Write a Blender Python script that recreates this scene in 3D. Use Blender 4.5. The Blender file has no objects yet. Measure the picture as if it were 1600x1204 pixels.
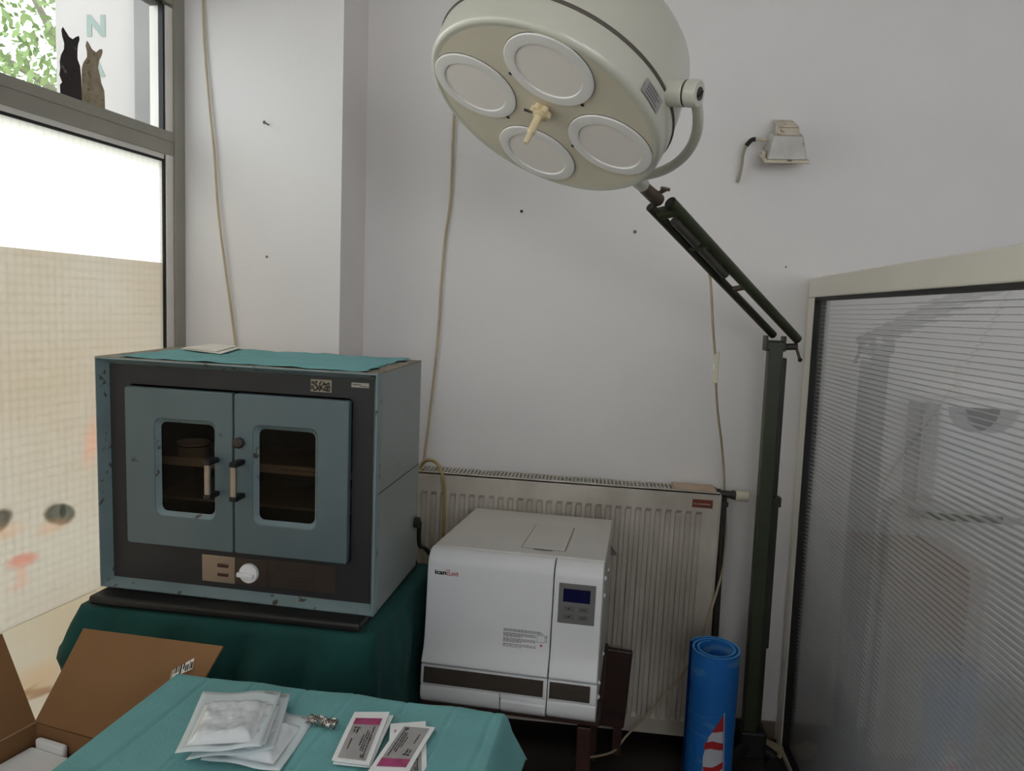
import bpy, bmesh, math, random
from mathutils import Matrix, Vector, Euler, noise as mnoise
R = math.radians
random.seed(7)
C = bpy.context.scene.collection
sc = bpy.context.scene

# ------------------------------------------------------------------ camera
F, CX, CY = 1200.0, 800.0, 602.0
VPX, VPY, XN = 345.0, 13000.0, 924.0
HC = 1.405
dn = Vector(((VPX-CX)/F, (VPY-CY)/F, 1)).normalized()
yh = CY + F*(-(dn.x*(XN-CX)/F + dn.z)/dn.y)
Yc = Vector(((XN-CX)/F, (yh-CY)/F, 1)).normalized()
Zc = -dn
Xc = Yc.cross(Zc)
CAM = Vector((0, 0, HC))
# rows of world->camera(image: right, down, forward)
right = Vector((Xc.x, Yc.x, Zc.x)); down = Vector((Xc.y, Yc.y, Zc.y)); fwd = Vector((Xc.z, Yc.z, Zc.z))
cam_d = bpy.data.cameras.new('camera'); cam = bpy.data.objects.new('camera', cam_d); C.objects.link(cam)
M = Matrix.Identity(4)
for i in range(3):
    M[i][0] = right[i]; M[i][1] = -down[i]; M[i][2] = -fwd[i]; M[i][3] = CAM[i]
cam.matrix_world = M
cam_d.sensor_width = 36; cam_d.lens = F/1600*36; cam_d.clip_start = 0.02; cam_d.clip_end = 200
sc.camera = cam

# ------------------------------------------------------------------ light
w = bpy.data.worlds.new('World'); sc.world = w; w.use_nodes = True
bg = w.node_tree.nodes['Background']
bg.inputs[0].default_value = (0.93, 0.97, 1.0, 1); bg.inputs[1].default_value = 3.2
sc.view_settings.view_transform = 'Standard'; sc.view_settings.look = 'None'
sc.view_settings.gamma = 1; sc.view_settings.use_curve_mapping = False
sc.view_settings.exposure = 0.2
sc.cycles.max_bounces = 12; sc.cycles.diffuse_bounces = 6; sc.cycles.transparent_max_bounces = 24
sc.cycles.transmission_bounces = 10
sc.cycles.use_denoising = True
sc.cycles.caustics_reflective = False; sc.cycles.caustics_refractive = False

# ------------------------------------------------------------------ helpers
def ray(px, py):
    d = Vector(((px-CX)/F, (py-CY)/F, 1))
    return right*d.x + down*d.y + fwd*d.z
def onplane(px, py, n, d):
    r = ray(px, py); t = (d - n.dot(CAM))/n.dot(r); return CAM + r*t
def atY(px, py, y): return onplane(px, py, Vector((0, 1, 0)), y)
def atZ(px, py, z): return onplane(px, py, Vector((0, 0, 1)), z)
def atX(px, py, x): return onplane(px, py, Vector((1, 0, 0)), x)

def lin(c):
    return tuple((v/12.92 if v <= .04045 else ((v+.055)/1.055)**2.4) for v in [x/255 for x in c]) + (1,)

def mat(name, col, rough=.5, metal=0, var=.08, scale=8, bump=0, bscale=60, spec=.5, col2=None, spot=None, spot_scale=20, spot_lo=.62, coat=0, stretch=None):
    m = bpy.data.materials.new(name); m.use_nodes = True
    nt = m.node_tree; N = nt.nodes; L = nt.links
    b = N['Principled BSDF']
    b.inputs['Roughness'].default_value = rough; b.inputs['Metallic'].default_value = metal
    b.inputs['Specular IOR Level'].default_value = spec
    b.inputs['Coat Weight'].default_value = coat; b.inputs['Coat Roughness'].default_value = .08
    tc = N.new('ShaderNodeTexCoord'); src = tc.outputs['Object']
    if stretch:
        mp = N.new('ShaderNodeMapping'); mp.inputs['Scale'].default_value = stretch
        L.new(src, mp.inputs['Vector']); src = mp.outputs[0]
    nz = N.new('ShaderNodeTexNoise'); nz.inputs['Scale'].default_value = scale; nz.inputs['Detail'].default_value = 4
    L.new(src, nz.inputs['Vector'])
    base = lin(col)
    c2 = lin(col2) if col2 else tuple(max(0, v*(1-2.2*var)) for v in base[:3])+(1,)
    mx = N.new('ShaderNodeMix'); mx.data_type = 'RGBA'
    ra = N.new('ShaderNodeMapRange'); ra.inputs[1].default_value = .35; ra.inputs[2].default_value = .75
    L.new(nz.outputs['Fac'], ra.inputs[0]); L.new(ra.outputs[0], mx.inputs[0])
    mx.inputs[6].default_value = base; mx.inputs[7].default_value = c2
    out = mx.outputs[2]
    if spot:
        n2 = N.new('ShaderNodeTexNoise'); n2.inputs['Scale'].default_value = spot_scale; n2.inputs['Detail'].default_value = 6
        L.new(src, n2.inputs['Vector'])
        r2 = N.new('ShaderNodeMapRange'); r2.inputs[1].default_value = spot_lo; r2.inputs[2].default_value = spot_lo+.06
        L.new(n2.outputs['Fac'], r2.inputs[0])
        m2 = N.new('ShaderNodeMix'); m2.data_type = 'RGBA'
        L.new(r2.outputs[0], m2.inputs[0]); L.new(out, m2.inputs[6]); m2.inputs[7].default_value = lin(spot)
        out = m2.outputs[2]
    L.new(out, b.inputs['Base Color'])
    if bump:
        n3 = N.new('ShaderNodeTexNoise'); n3.inputs['Scale'].default_value = bscale; n3.inputs['Detail'].default_value = 3
        L.new(src, n3.inputs['Vector'])
        bp = N.new('ShaderNodeBump'); bp.inputs['Strength'].default_value = bump; bp.inputs['Distance'].default_value = .01
        L.new(n3.outputs['Fac'], bp.inputs['Height']); L.new(bp.outputs[0], b.inputs['Normal'])
    return m

class B:
    """collects shapes into one mesh"""
    def __init__(s): s.bm = bmesh.new()
    def poly(s, pts): return s.bm.faces.new([s.bm.verts.new(p) for p in pts])
    def box(s, x0, x1, y0, y1, z0, z1, mx=None):
        v = [Vector((x, y, z)) for x in (x0, x1) for y in (y0, y1) for z in (z0, z1)]
        if mx: v = [mx @ p for p in v]
        v = [s.bm.verts.new(p) for p in v]
        for f in ((0, 1, 3, 2), (4, 6, 7, 5), (0, 4, 5, 1), (2, 3, 7, 6), (0, 2, 6, 4), (1, 5, 7, 3)):
            s.bm.faces.new([v[i] for i in f])
        return s
    def hexa(s, b4, t4):
        v = [s.bm.verts.new(p) for p in list(b4)+list(t4)]
        for f in ((3, 2, 1, 0), (4, 5, 6, 7), (0, 1, 5, 4), (1, 2, 6, 5), (2, 3, 7, 6), (3, 0, 4, 7)):
            s.bm.faces.new([v[i] for i in f])
        return s
    def prism(s, pts, off):
        off = Vector(off); a = [s.bm.verts.new(Vector(p)) for p in pts]; b = [s.bm.verts.new(Vector(p)+off) for p in pts]
        n = len(a); s.bm.faces.new(a[::-1]); s.bm.faces.new(b)
        for i in range(n): s.bm.faces.new((a[i], a[(i+1) % n], b[(i+1) % n], b[i]))
        return s
    def plate_hole(s, outer, inner, off):
        """ring plate: outer & inner loops with equal counts, extruded by off"""
        off = Vector(off); n = len(outer)
        L = [[s.bm.verts.new(Vector(p)+o) for p in lp] for o in (Vector((0, 0, 0)), off) for lp in (outer, inner)]
        for i in range(n):
            j = (i+1) % n
            s.bm.faces.new((L[0][i], L[1][i], L[1][j], L[0][j])); s.bm.faces.new((L[2][i], L[2][j], L[3][j], L[3][i]))
            s.bm.faces.new((L[0][i], L[0][j], L[2][j], L[2][i])); s.bm.faces.new((L[1][i], L[3][i], L[3][j], L[1][j]))
        return s
    def cyl(s, p0, p1, r0, r1=None, n=20, cap=True):
        r1 = r0 if r1 is None else r1
        p0, p1 = Vector(p0), Vector(p1); d = (p1-p0).normalized(); a = d.orthogonal().normalized(); b = d.cross(a)
        A = [s.bm.verts.new(p0+(a*math.cos(t)+b*math.sin(t))*r0) for t in [2*math.pi*i/n for i in range(n)]]
        Bv = [s.bm.verts.new(p1+(a*math.cos(t)+b*math.sin(t))*r1) for t in [2*math.pi*i/n for i in range(n)]]
        for i in range(n): s.bm.faces.new((A[i], A[(i+1) % n], Bv[(i+1) % n], Bv[i]))
        if cap: s.bm.faces.new(A[::-1]); s.bm.faces.new(Bv)
        return s
    def lathe(s, prof, n=48, mx=None):
        mx = mx or Matrix.Identity(4); rings = []
        for r, h in prof:
            if r < 1e-6: rings.append([s.bm.verts.new(mx @ Vector((0, 0, h)))])
            else: rings.append([s.bm.verts.new(mx @ Vector((r*math.cos(2*math.pi*i/n), r*math.sin(2*math.pi*i/n), h))) for i in range(n)])
        for a, b in zip(rings, rings[1:]):
            for i in range(n):
                j = (i+1) % n
                if len(a) == 1 and len(b) == 1: continue
                if len(a) == 1: s.bm.faces.new((a[0], b[j], b[i]))
                elif len(b) == 1: s.bm.faces.new((a[i], a[j], b[0]))
                else: s.bm.faces.new((a[i], a[j], b[j], b[i]))
        return s
    def tube(s, pts, r, n=8, smooth=6):
        pts = [Vector(p) for p in pts]
        if smooth > 1 and len(pts) > 2: pts = spline(pts, smooth)
        rings = []; prev = None
        for i, p in enumerate(pts):
            d = (pts[min(i+1, len(pts)-1)]-pts[max(i-1, 0)]).normalized()
            a = d.orthogonal().normalized() if prev is None else (prev-d*prev.dot(d)).normalized()
            prev = a; b = d.cross(a); rr = r(i/(len(pts)-1)) if callable(r) else r
            rings.append([s.bm.verts.new(p+(a*math.cos(t)+b*math.sin(t))*rr) for t in [2*math.pi*k/n for k in range(n)]])
        for a, b in zip(rings, rings[1:]):
            for k in range(n): s.bm.faces.new((a[k], a[(k+1) % n], b[(k+1) % n], b[k]))
        s.bm.faces.new(rings[0][::-1]); s.bm.faces.new(rings[-1])
        return s
    def grid(s, fn, nu, nv, thick=0):
        V = [[s.bm.verts.new(Vector(fn(i/nu, j/nv))) for j in range(nv+1)] for i in range(nu+1)]
        for i in range(nu):
            for j in range(nv): s.bm.faces.new((V[i][j], V[i+1][j], V[i+1][j+1], V[i][j+1]))
        return s
    def obj(s, name, m, parent=None, smooth=False, bevel=0, seg=2, solid=0, **kw):
        bmesh.ops.recalc_face_normals(s.bm, faces=s.bm.faces)
        me = bpy.data.meshes.new(name); s.bm.to_mesh(me); s.bm.free()
        me.materials.append(m)
        if smooth:
            for p in me.polygons: p.use_smooth = True
            if smooth != 'all':
                try: me.set_sharp_from_angle(angle=R(35))
                except Exception: pass
        o = bpy.data.objects.new(name, me); C.objects.link(o)
        if parent: o.parent = parent
        if solid:
            md = o.modifiers.new('Solid', 'SOLIDIFY'); md.thickness = solid; md.offset = -1
        if bevel:
            md = o.modifiers.new('Bevel', 'BEVEL'); md.width = bevel; md.segments = seg; md.limit_method = 'ANGLE'; md.angle_limit = R(40)
        for k, v in kw.items(): o[k] = v
        return o

def spline(P, k):
    out = []
    for i in range(len(P)-1):
        p0, p1, p2, p3 = P[max(i-1, 0)], P[i], P[i+1], P[min(i+2, len(P)-1)]
        for j in range(k):
            t = j/k
            out.append(.5*((2*p1)+(p2-p0)*t+(2*p0-5*p1+4*p2-p3)*t*t+(3*p1-p0-3*p2+p3)*t**3))
    return out+[P[-1]]
def rrect(x0, x1, z0, z1, r, k=5, y=0):
    pts = []
    for cx, cz, a0 in ((x1-r, z1-r, 0), (x0+r, z1-r, 90), (x0+r, z0+r, 180), (x1-r, z0+r, 270)):
        for i in range(k+1):
            a = R(a0+90*i/k); pts.append(Vector((cx+r*math.cos(a), y, cz+r*math.sin(a))))
    return pts
def empty(name, label, cat, loc=(0, 0, 0), rot=(0, 0, 0), group=None):
    o = bpy.data.objects.new(name, None); C.objects.link(o); o.location = loc; o.rotation_euler = rot
    o.empty_display_size = .05
    o['label'] = label; o['category'] = cat
    if group: o['group'] = group
    return o
def tag(o, label, cat, group=None):
    o['label'] = label; o['category'] = cat
    if group: o['group'] = group
    return o
def structure(o): o['kind'] = 'structure'; return o
def text(s, body, size, mx, m, parent, name='lettering', bold=False, ext=.0003):
    cu = bpy.data.curves.new('txt', 'FONT'); cu.body = body; cu.size = size; cu.extrude = ext; cu.offset = size*bold
    to = bpy.data.objects.new('txt', cu); C.objects.link(to)
    dg = bpy.context.evaluated_depsgraph_get()
    me = bpy.data.meshes.new_from_object(to.evaluated_get(dg)); bpy.data.objects.remove(to)
    me.transform(mx); me.materials.clear(); me.materials.append(m)
    o = bpy.data.objects.new(name, me); C.objects.link(o); o.parent = parent
    return o
def copytree(o, parent=None):
    c = o.copy(); C.objects.link(c)
    if parent: c.parent = parent
    for ch in list(o.children): copytree(ch, c)
    return c
FACE = Matrix(((1, 0, 0, 0), (0, 0, -1, 0), (0, 1, 0, 0), (0, 0, 0, 1)))   # text plane XY -> XZ facing -Y
def face_at(x, y, z): return Matrix.Translation((x, y, z)) @ FACE

# ------------------------------------------------------------------ materials
M_wall = mat('wall_paint', (236, 232, 231), .75, var=.02, scale=3, bump=.08, bscale=25)
M_ceil = mat('ceiling_paint', (228, 226, 224), .8, var=.02)
M_floor = mat('dark_floor', (52, 44, 40), .4, var=.25, scale=5)
M_alu = mat('grey_aluminium', (160, 156, 144), .5, .0, var=.08, scale=4)
M_alu_l = mat('light_and_lit_aluminium', (236, 230, 224), .45, .0, var=.04)  # pale metal; on the inner jamb it paints in window light
M_black = mat('black_rubber', (22, 21, 21), .6, var=.1)
M_oven = mat('blue_grey_enamel', (92, 108, 113), .42, var=.07, scale=4, spot=(70, 66, 60), spot_scale=28, spot_lo=.70, coat=.15)
M_ovenrim = mat('worn_blue_grey_enamel', (126, 144, 148), .42, var=.1, scale=9, spot=(72, 60, 48), spot_scale=42, spot_lo=.62)
M_ovenside = mat('pale_blue_grey_enamel', (128, 138, 136), .4, var=.07, scale=4, spot=(82, 78, 72), spot_scale=40, spot_lo=.70, coat=.2)
M_fascia = mat('charcoal_enamel', (37, 37, 41), .5, var=.08, scale=10)
M_liner = mat('oven_liner', (16, 13, 11), .5, .2, var=.2)
M_steel = mat('brushed_steel', (172, 158, 148), .35, .85, var=.03, scale=20)
M_chrome = mat('polished_steel', (190, 185, 178), .18, 1, var=.05)
M_tray = mat('dull_steel_tray', (168, 156, 142), .5, .2, var=.06)
M_cream = mat('cream_plastic', (222, 214, 192), .4, var=.04)
M_white = mat('white_plastic', (233, 233, 236), .28, var=.015, coat=.3)
M_whitetop = mat('white_painted_steel', (214, 210, 204), .35, var=.03)
M_keypad = mat('grey_keypad', (112, 111, 110), .45, var=.05)
M_key = mat('grey_button', (98, 97, 96), .4, var=.05)
M_screen = mat('dark_blue_screen', (14, 18, 62), .12, var=.05)
M_strip = mat('smoked_strip', (72, 63, 56), .3, var=.15, scale=4, stretch=(3, 1, 12))
M_ink = mat('black_ink', (38, 36, 38), .6, var=.1)
M_red = mat('red_ink', (190, 40, 58), .5, var=.1)
M_rad = mat('radiator_enamel', (212, 205, 194), .4, col2=(158, 148, 134), scale=3, stretch=(1.6, 1.6, .9))
M_radin = mat('radiator_inside', (62, 54, 46), .7, var=.2)
M_lamp = mat('sage_cream_enamel', (210, 208, 194), .28, var=.04, scale=5, coat=.5)
M_lampface = mat('beige_enamel', (224, 214, 194), .38, var=.05, scale=4, coat=.2)
M_ledring = mat('white_led_rim', (240, 236, 234), .45, var=.02)
M_led = mat('frosted_led_lens', (244, 236, 232), .55, var=.01)
M_ivory = mat('ivory_plastic', (232, 214, 176), .4, var=.08)
M_olive = mat('olive_green_enamel', (50, 56, 34), .42, var=.15, scale=12)
M_olived = mat('shaded_olive_enamel', (36, 38, 26), .42, var=.15, scale=12)  # darker copy of the olive, painting shade on the unlit rear post tube
M_gas = mat('dark_grey_cylinder', (80, 78, 72), .3, .3, var=.1, scale=20)
M_brown = mat('tarnished_bronze', (96, 82, 66), .45, .4, var=.2, scale=25)
M_cord = mat('cream_cord', (196, 178, 148), .55, var=.1, scale=20)
M_cordy = mat('yellowed_cord', (168, 148, 88), .55, var=.15, scale=20)
M_pipe = mat('dark_grey_pipe', (70, 66, 62), .45, .3, var=.15, scale=20)
M_teal = mat('teal_drape', (112, 170, 172), .9, var=.06, scale=14, bump=.15, bscale=200)
M_green = mat('green_drape', (12, 72, 69), .9, var=.12, scale=10, bump=.1, bscale=180)
M_blkboard = mat('black_board', (20, 18, 18), .5, var=.15)
M_card = mat('cardboard', (136, 98, 62), .85, var=.07, scale=6, bump=.05)
M_foam = mat('white_foam', (226, 226, 228), .9, var=.03, bump=.1)
M_paper = mat('white_paper', (238, 233, 224), .8, var=.03)
M_sticker = mat('beige_sticker', (158, 148, 128), .8, var=.1, scale=30)
M_wood = mat('red_brown_wood', (56, 30, 23), .45, var=.2, scale=6, stretch=(1, 1, 8))
M_beigewood = mat('pale_wood', (196, 182, 150), .7, var=.1)
M_pvc = mat('white_pvc', (226, 220, 208), .4, var=.03, scale=3)
M_bar = mat('aged_cream_paint', (214, 202, 182), .5, var=.1, scale=20, spot=(150, 120, 84), spot_scale=60, spot_lo=.62)
M_bark = mat('grey_bark', (120, 116, 100), .9, var=.2)
M_leaf = mat('pale_green_leaf', (128, 150, 92), .7, var=.2, scale=3)
M_sign = mat('white_signboard', (160, 154, 152), .6, var=.02)
M_sage = mat('sage_letters', (118, 132, 126), .6, var=.05)
M_conc = mat('grey_plaster', (116, 114, 112), .8, var=.1, scale=4)
M_pave = mat('pale_paving', (196, 192, 185), .9, var=.1, scale=3)
M_dkcat = mat('dark_brown_print', (44, 30, 30), .6, var=.3, scale=30, spot=(140, 120, 118), spot_scale=26, spot_lo=.62)
M_ltcat = mat('beige_print', (176, 160, 134), .7, var=.18, scale=40, spot=(120, 108, 90), spot_scale=60, spot_lo=.6)
M_red_badge = mat('red_brown_badge', (122, 48, 32), .4, var=.15, scale=30)
M_tape = mat('beige_tape', (206, 178, 152), .6, var=.1, scale=18)
M_blue = None

def pouch_mat():
    m = mat('glossy_film_pouch', (226, 230, 234), .22, var=.02, scale=20, bump=.4, bscale=26, coat=1, spec=.6); return m
M_pouch = pouch_mat()
M_sleeve = mat('white_card_sleeve', (238, 239, 240), .7, var=.015)
M_pouchrim = mat('paper_pouch_rim', (216, 226, 230), .5, var=.04)
M_magenta = mat('magenta_print', (176, 66, 118), .5, var=.2, scale=60)
M_greylab = mat('grey_label', (168, 164, 164), .5, var=.08, scale=40)
M_foil = mat('crumpled_foil', (190, 184, 178), .22, 1, var=.1, bump=.6, bscale=60)

def schlick(nt, f0, k=1.0):
    # reflectance of a thin pane from the viewing angle (same from both faces)
    N = nt.nodes; L = nt.links
    lw = N.new('ShaderNodeLayerWeight'); lw.inputs[0].default_value = .5
    p = N.new('ShaderNodeMath'); p.operation = 'POWER'; p.inputs[1].default_value = 5; L.new(lw.outputs['Facing'], p.inputs[0])
    q = N.new('ShaderNodeMath'); q.operation = 'MULTIPLY_ADD'; L.new(p.outputs[0], q.inputs[0]); q.inputs[1].default_value = (1-f0)*k; q.inputs[2].default_value = f0
    return q.outputs[0]
def glassmat(name, tint, rough_mix=.06, f0=.04):
    m = bpy.data.materials.new(name); m.use_nodes = True; nt = m.node_tree; N = nt.nodes; L = nt.links
    N.remove(N['Principled BSDF'])
    tr = N.new('ShaderNodeBsdfTransparent'); tr.inputs[0].default_value = tint
    gl = N.new('ShaderNodeBsdfGlossy'); gl.inputs['Roughness'].default_value = rough_mix
    fr = schlick(nt, f0, .5)
    mx = N.new('ShaderNodeMixShader')
    L.new(fr, mx.inputs[0]); L.new(tr.outputs[0], mx.inputs[1]); L.new(gl.outputs[0], mx.inputs[2])
    L.new(mx.outputs[0], N['Material Output'].inputs[0])
    return m
M_glass = glassmat('clear_glass', (.96, .98, .97, 1), .02)
M_ovglass = glassmat('oven_glass', (.62, .58, .54, 1), .02, .008)

def frosted(name, cells, col, trans, blobs=(), line=.12, base_noise=None):
    """translucent patterned sheet; blobs = list of (x, z, rx, rz, soft, colour, amount) printed marks in sheet coordinates"""
    m = bpy.data.materials.new(name); m.use_nodes = True; nt = m.node_tree; N = nt.nodes; L = nt.links
    N.remove(N['Principled BSDF'])
    tc = N.new('ShaderNodeTexCoord'); sp = N.new('ShaderNodeSeparateXYZ'); L.new(tc.outputs['Object'], sp.inputs[0])
    def math_(op, a, b=None):
        n = N.new('ShaderNodeMath'); n.operation = op
        for i, v in enumerate((a, b)):
            if v is None: continue
            if isinstance(v, (int, float)): n.inputs[i].default_value = v
            else: L.new(v, n.inputs[i])
        return n.outputs[0]
    def stripes(s, k):
        return math_('POWER', math_('ABSOLUTE', math_('SINE', math_('MULTIPLY', s, math.pi/k))), .28)
    g = math_('MULTIPLY', stripes(sp.outputs[0], cells), stripes(sp.outputs[2], cells))
    mxc = N.new('ShaderNodeMix'); mxc.data_type = 'RGBA'
    L.new(g, mxc.inputs[0]); c = lin(col)
    mxc.inputs[6].default_value = tuple(v*(1-line) for v in c[:3])+(1,); mxc.inputs[7].default_value = c
    out = mxc.outputs[2]
    if base_noise:
        nz = N.new('ShaderNodeTexNoise'); nz.inputs['Scale'].default_value = 2.2; nz.inputs['Detail'].default_value = 3
        L.new(tc.outputs['Object'], nz.inputs['Vector'])
        rr = N.new('ShaderNodeMapRange'); rr.inputs[1].default_value = .4; rr.inputs[2].default_value = .7; L.new(nz.outputs['Fac'], rr.inputs[0])
        m3 = N.new('ShaderNodeMix'); m3.data_type = 'RGBA'; m3.blend_type = 'MULTIPLY'
        L.new(rr.outputs[0], m3.inputs[0]); L.new(out, m3.inputs[6]); m3.inputs[7].default_value = lin(base_noise); out = m3.outputs[2]
    if blobs:
        nzb = N.new('ShaderNodeTexNoise'); nzb.inputs['Scale'].default_value = 25; L.new(tc.outputs['Object'], nzb.inputs['Vector'])
        wob = math_('MULTIPLY', math_('SUBTRACT', nzb.outputs['Fac'], .5), .9)
    for (bx, bz, rx, rz, soft, bc, amt, ang) in blobs:
        ca, sa = math.cos(R(ang)), math.sin(R(ang))
        dx = math_('SUBTRACT', sp.outputs[0], bx); dz = math_('SUBTRACT', sp.outputs[2], bz)
        u = math_('ADD', math_('MULTIPLY', dx, ca), math_('MULTIPLY', dz, sa)); v = math_('SUBTRACT', math_('MULTIPLY', dz, ca), math_('MULTIPLY', dx, sa))
        d = math_('SQRT', math_('ADD', math_('POWER', math_('DIVIDE', u, rx), 2), math_('POWER', math_('DIVIDE', v, rz), 2)))
        d = math_('ADD', d, math_('MULTIPLY', wob, soft))
        mr = N.new('ShaderNodeMapRange'); mr.interpolation_type = 'SMOOTHSTEP'
        mr.inputs[1].default_value = 1-soft; mr.inputs[2].default_value = 1+soft; mr.inputs[3].default_value = amt; mr.inputs[4].default_value = 0
        L.new(d, mr.inputs[0])
        m4 = N.new('ShaderNodeMix'); m4.data_type = 'RGBA'; L.new(mr.outputs[0], m4.inputs[0]); L.new(out, m4.inputs[6]); m4.inputs[7].default_value = lin(bc); out = m4.outputs[2]
    tl = N.new('ShaderNodeBsdfTranslucent'); L.new(out, tl.inputs[0])
    df = N.new('ShaderNodeBsdfDiffuse'); L.new(out, df.inputs[0])
    m1 = N.new('ShaderNodeMixShader'); m1.inputs[0].default_value = .15; L.new(tl.outputs[0], m1.inputs[1]); L.new(df.outputs[0], m1.inputs[2])
    tr = N.new('ShaderNodeBsdfTransparent'); L.new(out, tr.inputs[0])
    m2 = N.new('ShaderNodeMixShader'); m2.inputs[0].default_value = trans; L.new(m1.outputs[0], m2.inputs[1]); L.new(tr.outputs[0], m2.inputs[2])
    L.new(m2.outputs[0], N['Material Output'].inputs[0])
    return m

# ------------------------------------------------------------------ room shell
D = 2.55
HZ = 2.9
XR = 3.3
YB = -2.6
structure(B().box(-1.32, XR+.1, D, D+.12, 0, HZ).obj('wall_back', M_wall))
structure(B().box(-1.30, -.768, 2.3, D, 0, HZ).obj('wall_column', M_wall))
structure(B().box(XR, XR+.12, YB, D, 0, HZ).obj('wall_right', M_wall))
b = B()   # unseen rear wall behind the photographer; broad opening added and shaped to admit light
b.box(-2.1, XR+.12, YB-.12, YB, 0, 1.2); b.box(-2.1, XR+.12, YB-.12, YB, 2.6, HZ); b.box(-2.1, -.2, YB-.12, YB, 1.2, 2.6); b.box(3.0, XR+.12, YB-.12, YB, 1.2, 2.6)
structure(b.obj('wall_rear', M_wall))
structure(B().box(-2.1, XR+.12, YB, D+.12, -.1, 0).obj('floor', M_floor))
structure(B().box(-2.1, XR+.12, YB, D+.12, HZ, HZ+.1).obj('ceiling', M_ceil))
structure(B().box(-.768, .68, D-.008, D, 0, .065).obj('baseboard_back', mat('brown_skirting_tile', (120, 108, 96), .4, var=.1), bevel=.003))
# ------------------------------------------------------------------ window wall (left)
WA = 8
WR = empty('window_1', '', '', (-1.2677, 2.3, 0), (0, 0, R(-90-WA)))
del WR['label']; del WR['category']; structure(WR)
WL = 4.7     # length along the wall towards and past the camera
B().box(-.02, .044, -.06, .004, 0, HZ).obj('jamb', M_alu, WR, bevel=.002)
B().box(.044, .074, -.06, -.003, 0, 2.26).obj('inner_jamb', M_alu_l, WR, bevel=.0015)  # face coloured paler to stand for window light falling on it
B().box(.074, .082, -.024, -.008, 0, 1.83).box(.074, .082, -.024, -.008, 1.90, 2.26).obj('gasket', M_black, WR)
B().box(.044, WL, -.06, 0, 1.832, 1.902).obj('transom', M_alu, WR, bevel=.003)
B().box(.046, WL, -.06, .003, 1.872, 1.876).obj('transom_ridge', M_alu, WR, bevel=.001)
B().box(.082, WL, -.05, -.006, 1.818, 1.832).obj('transom_bead', M_alu_l, WR)
B().box(.082, WL, -.05, -.009, 1.811, 1.818).obj('transom_gasket', M_black, WR)
B().box(.044, WL, -.06, 0, 2.268, 2.34).obj('head_rail', M_alu, WR, bevel=.003)
B().box(.082, WL, -.05, -.009, 2.258, 2.268).obj('head_gasket', M_black, WR)
B().box(.044, WL, -.06, 0, 0, .09).obj('bottom_rail', M_alu, WR, bevel=.003)
B().box(1.9, 1.96, -.06, 0, .09, 2.27).obj('mullion', M_alu, WR, bevel=.003)
B().box(3.4, 3.46, -.06, 0, .09, 2.27).obj('mullion', M_alu, WR, bevel=.003)
M_fro = frosted('frosted_grid_glass', .023, (246, 246, 240), .22, line=.15)
M_film = frosted('printed_cat_film', .023, (216, 211, 206), .12, line=.06, base_noise=(250, 246, 240), blobs=[
    (.483, .838, .050, .027, .22, (128, 122, 112), .8, 18), (.478, .842, .036, .019, .3, (158, 160, 154), .8, 18), (.474, .842, .010, .020, .35, (110, 108, 100), .6, 0),
    (.675, .862, .050, .027, .22, (128, 122, 112), .8, -18), (.682, .864, .036, .019, .3, (158, 160, 154), .8, -18),
    (.505, .812, .05, .018, .7, (222, 196, 176), .45, 0), (.645, .835, .05, .018, .7, (222, 196, 176), .45, 0),
    (.598, .752, .036, .013, .8, (220, 176, 166), .85, 6), (.602, .728, .012, .030, .9, (222, 194, 184), .6, 0), (.61, .694, .030, .010, .9, (222, 198, 188), .5, -10),
    (.371, 1.01, .022, .055, .9, (230, 196, 184), .65, 10)])
M_film2 = frosted('lower_printed_film', .046, (214, 207, 198), .10, line=.02, base_noise=(250, 245, 234), blobs=[
    (.56, .43, .07, .035, .7, (216, 196, 176), .6, 10), (.57, .40, .055, .007, .6, (190, 166, 144), .7, 14), (.55, .385, .05, .006, .6, (186, 160, 140), .7, 10), (.62, .41, .05, .006, .6, (190, 166, 144), .6, -8)])
B().box(.08, WL, -.022, -.014, 1.90, 2.262).obj('upper_pane', M_glass, WR)
B().box(.08, WL, -.022, -.014, .085, 1.815).obj('frosted_pane', M_fro, WR)
B().box(.083, WL, -.0135, -.0125, .5935, 1.511).obj('printed_film', M_film, WR)
B().box(.083, WL, -.0135, -.0120, .092, .594).obj('lower_film', M_film2, WR)
# lintel above window, and its wall to the ceiling
lt = B().box(-.02, WL, -.12, .004, 2.34, HZ).obj('wall_left', M_wall); lt.location = WR.location; lt.rotation_euler = WR.rotation_euler; structure(lt)
bpy.context.view_layer.update()
# ---- cat decals on the upper pane
def decal(name, pts, m, label):
    b = B(); b.prism([(x, 0, z) for x, z in pts], (0, .0012, 0))
    o = b.obj(name, m); o.location = WR.matrix_world @ Vector((0, -.0138, 0)); o.rotation_euler = WR.rotation_euler
    return tag(o, label, 'sticker', 'cat stickers on the window')
black = [(.454, 1.904), (.455, 1.925), (.448, 1.934), (.456, 1.949), (.453, 1.965), (.454, 1.982), (.45, 1.998), (.44, 2.016), (.439, 2.031), (.445, 2.046), (.447, 2.06), (.443, 2.068), (.439, 2.065), (.429, 2.056), (.424, 2.051), (.412, 2.049), (.402, 2.058), (.392, 2.064), (.39, 2.056), (.396, 2.039), (.398, 2.02), (.398, 2.005), (.39, 1.99), (.387, 1.966), (.3855, 1.93), (.3855, 1.901)]
beige = [(.385, 1.901), (.3845, 1.985), (.379, 2.002), (.366, 2.02), (.366, 2.034), (.37, 2.048), (.366, 2.061), (.359, 2.057), (.349, 2.045), (.335, 2.042), (.322, 2.054), (.314, 2.057), (.312, 2.051), (.317, 2.037), (.324, 2.025), (.329, 2.005), (.323, 1.988), (.318, 1.968), (.308, 1.951), (.307, 1.936), (.306, 1.9)]
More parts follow.
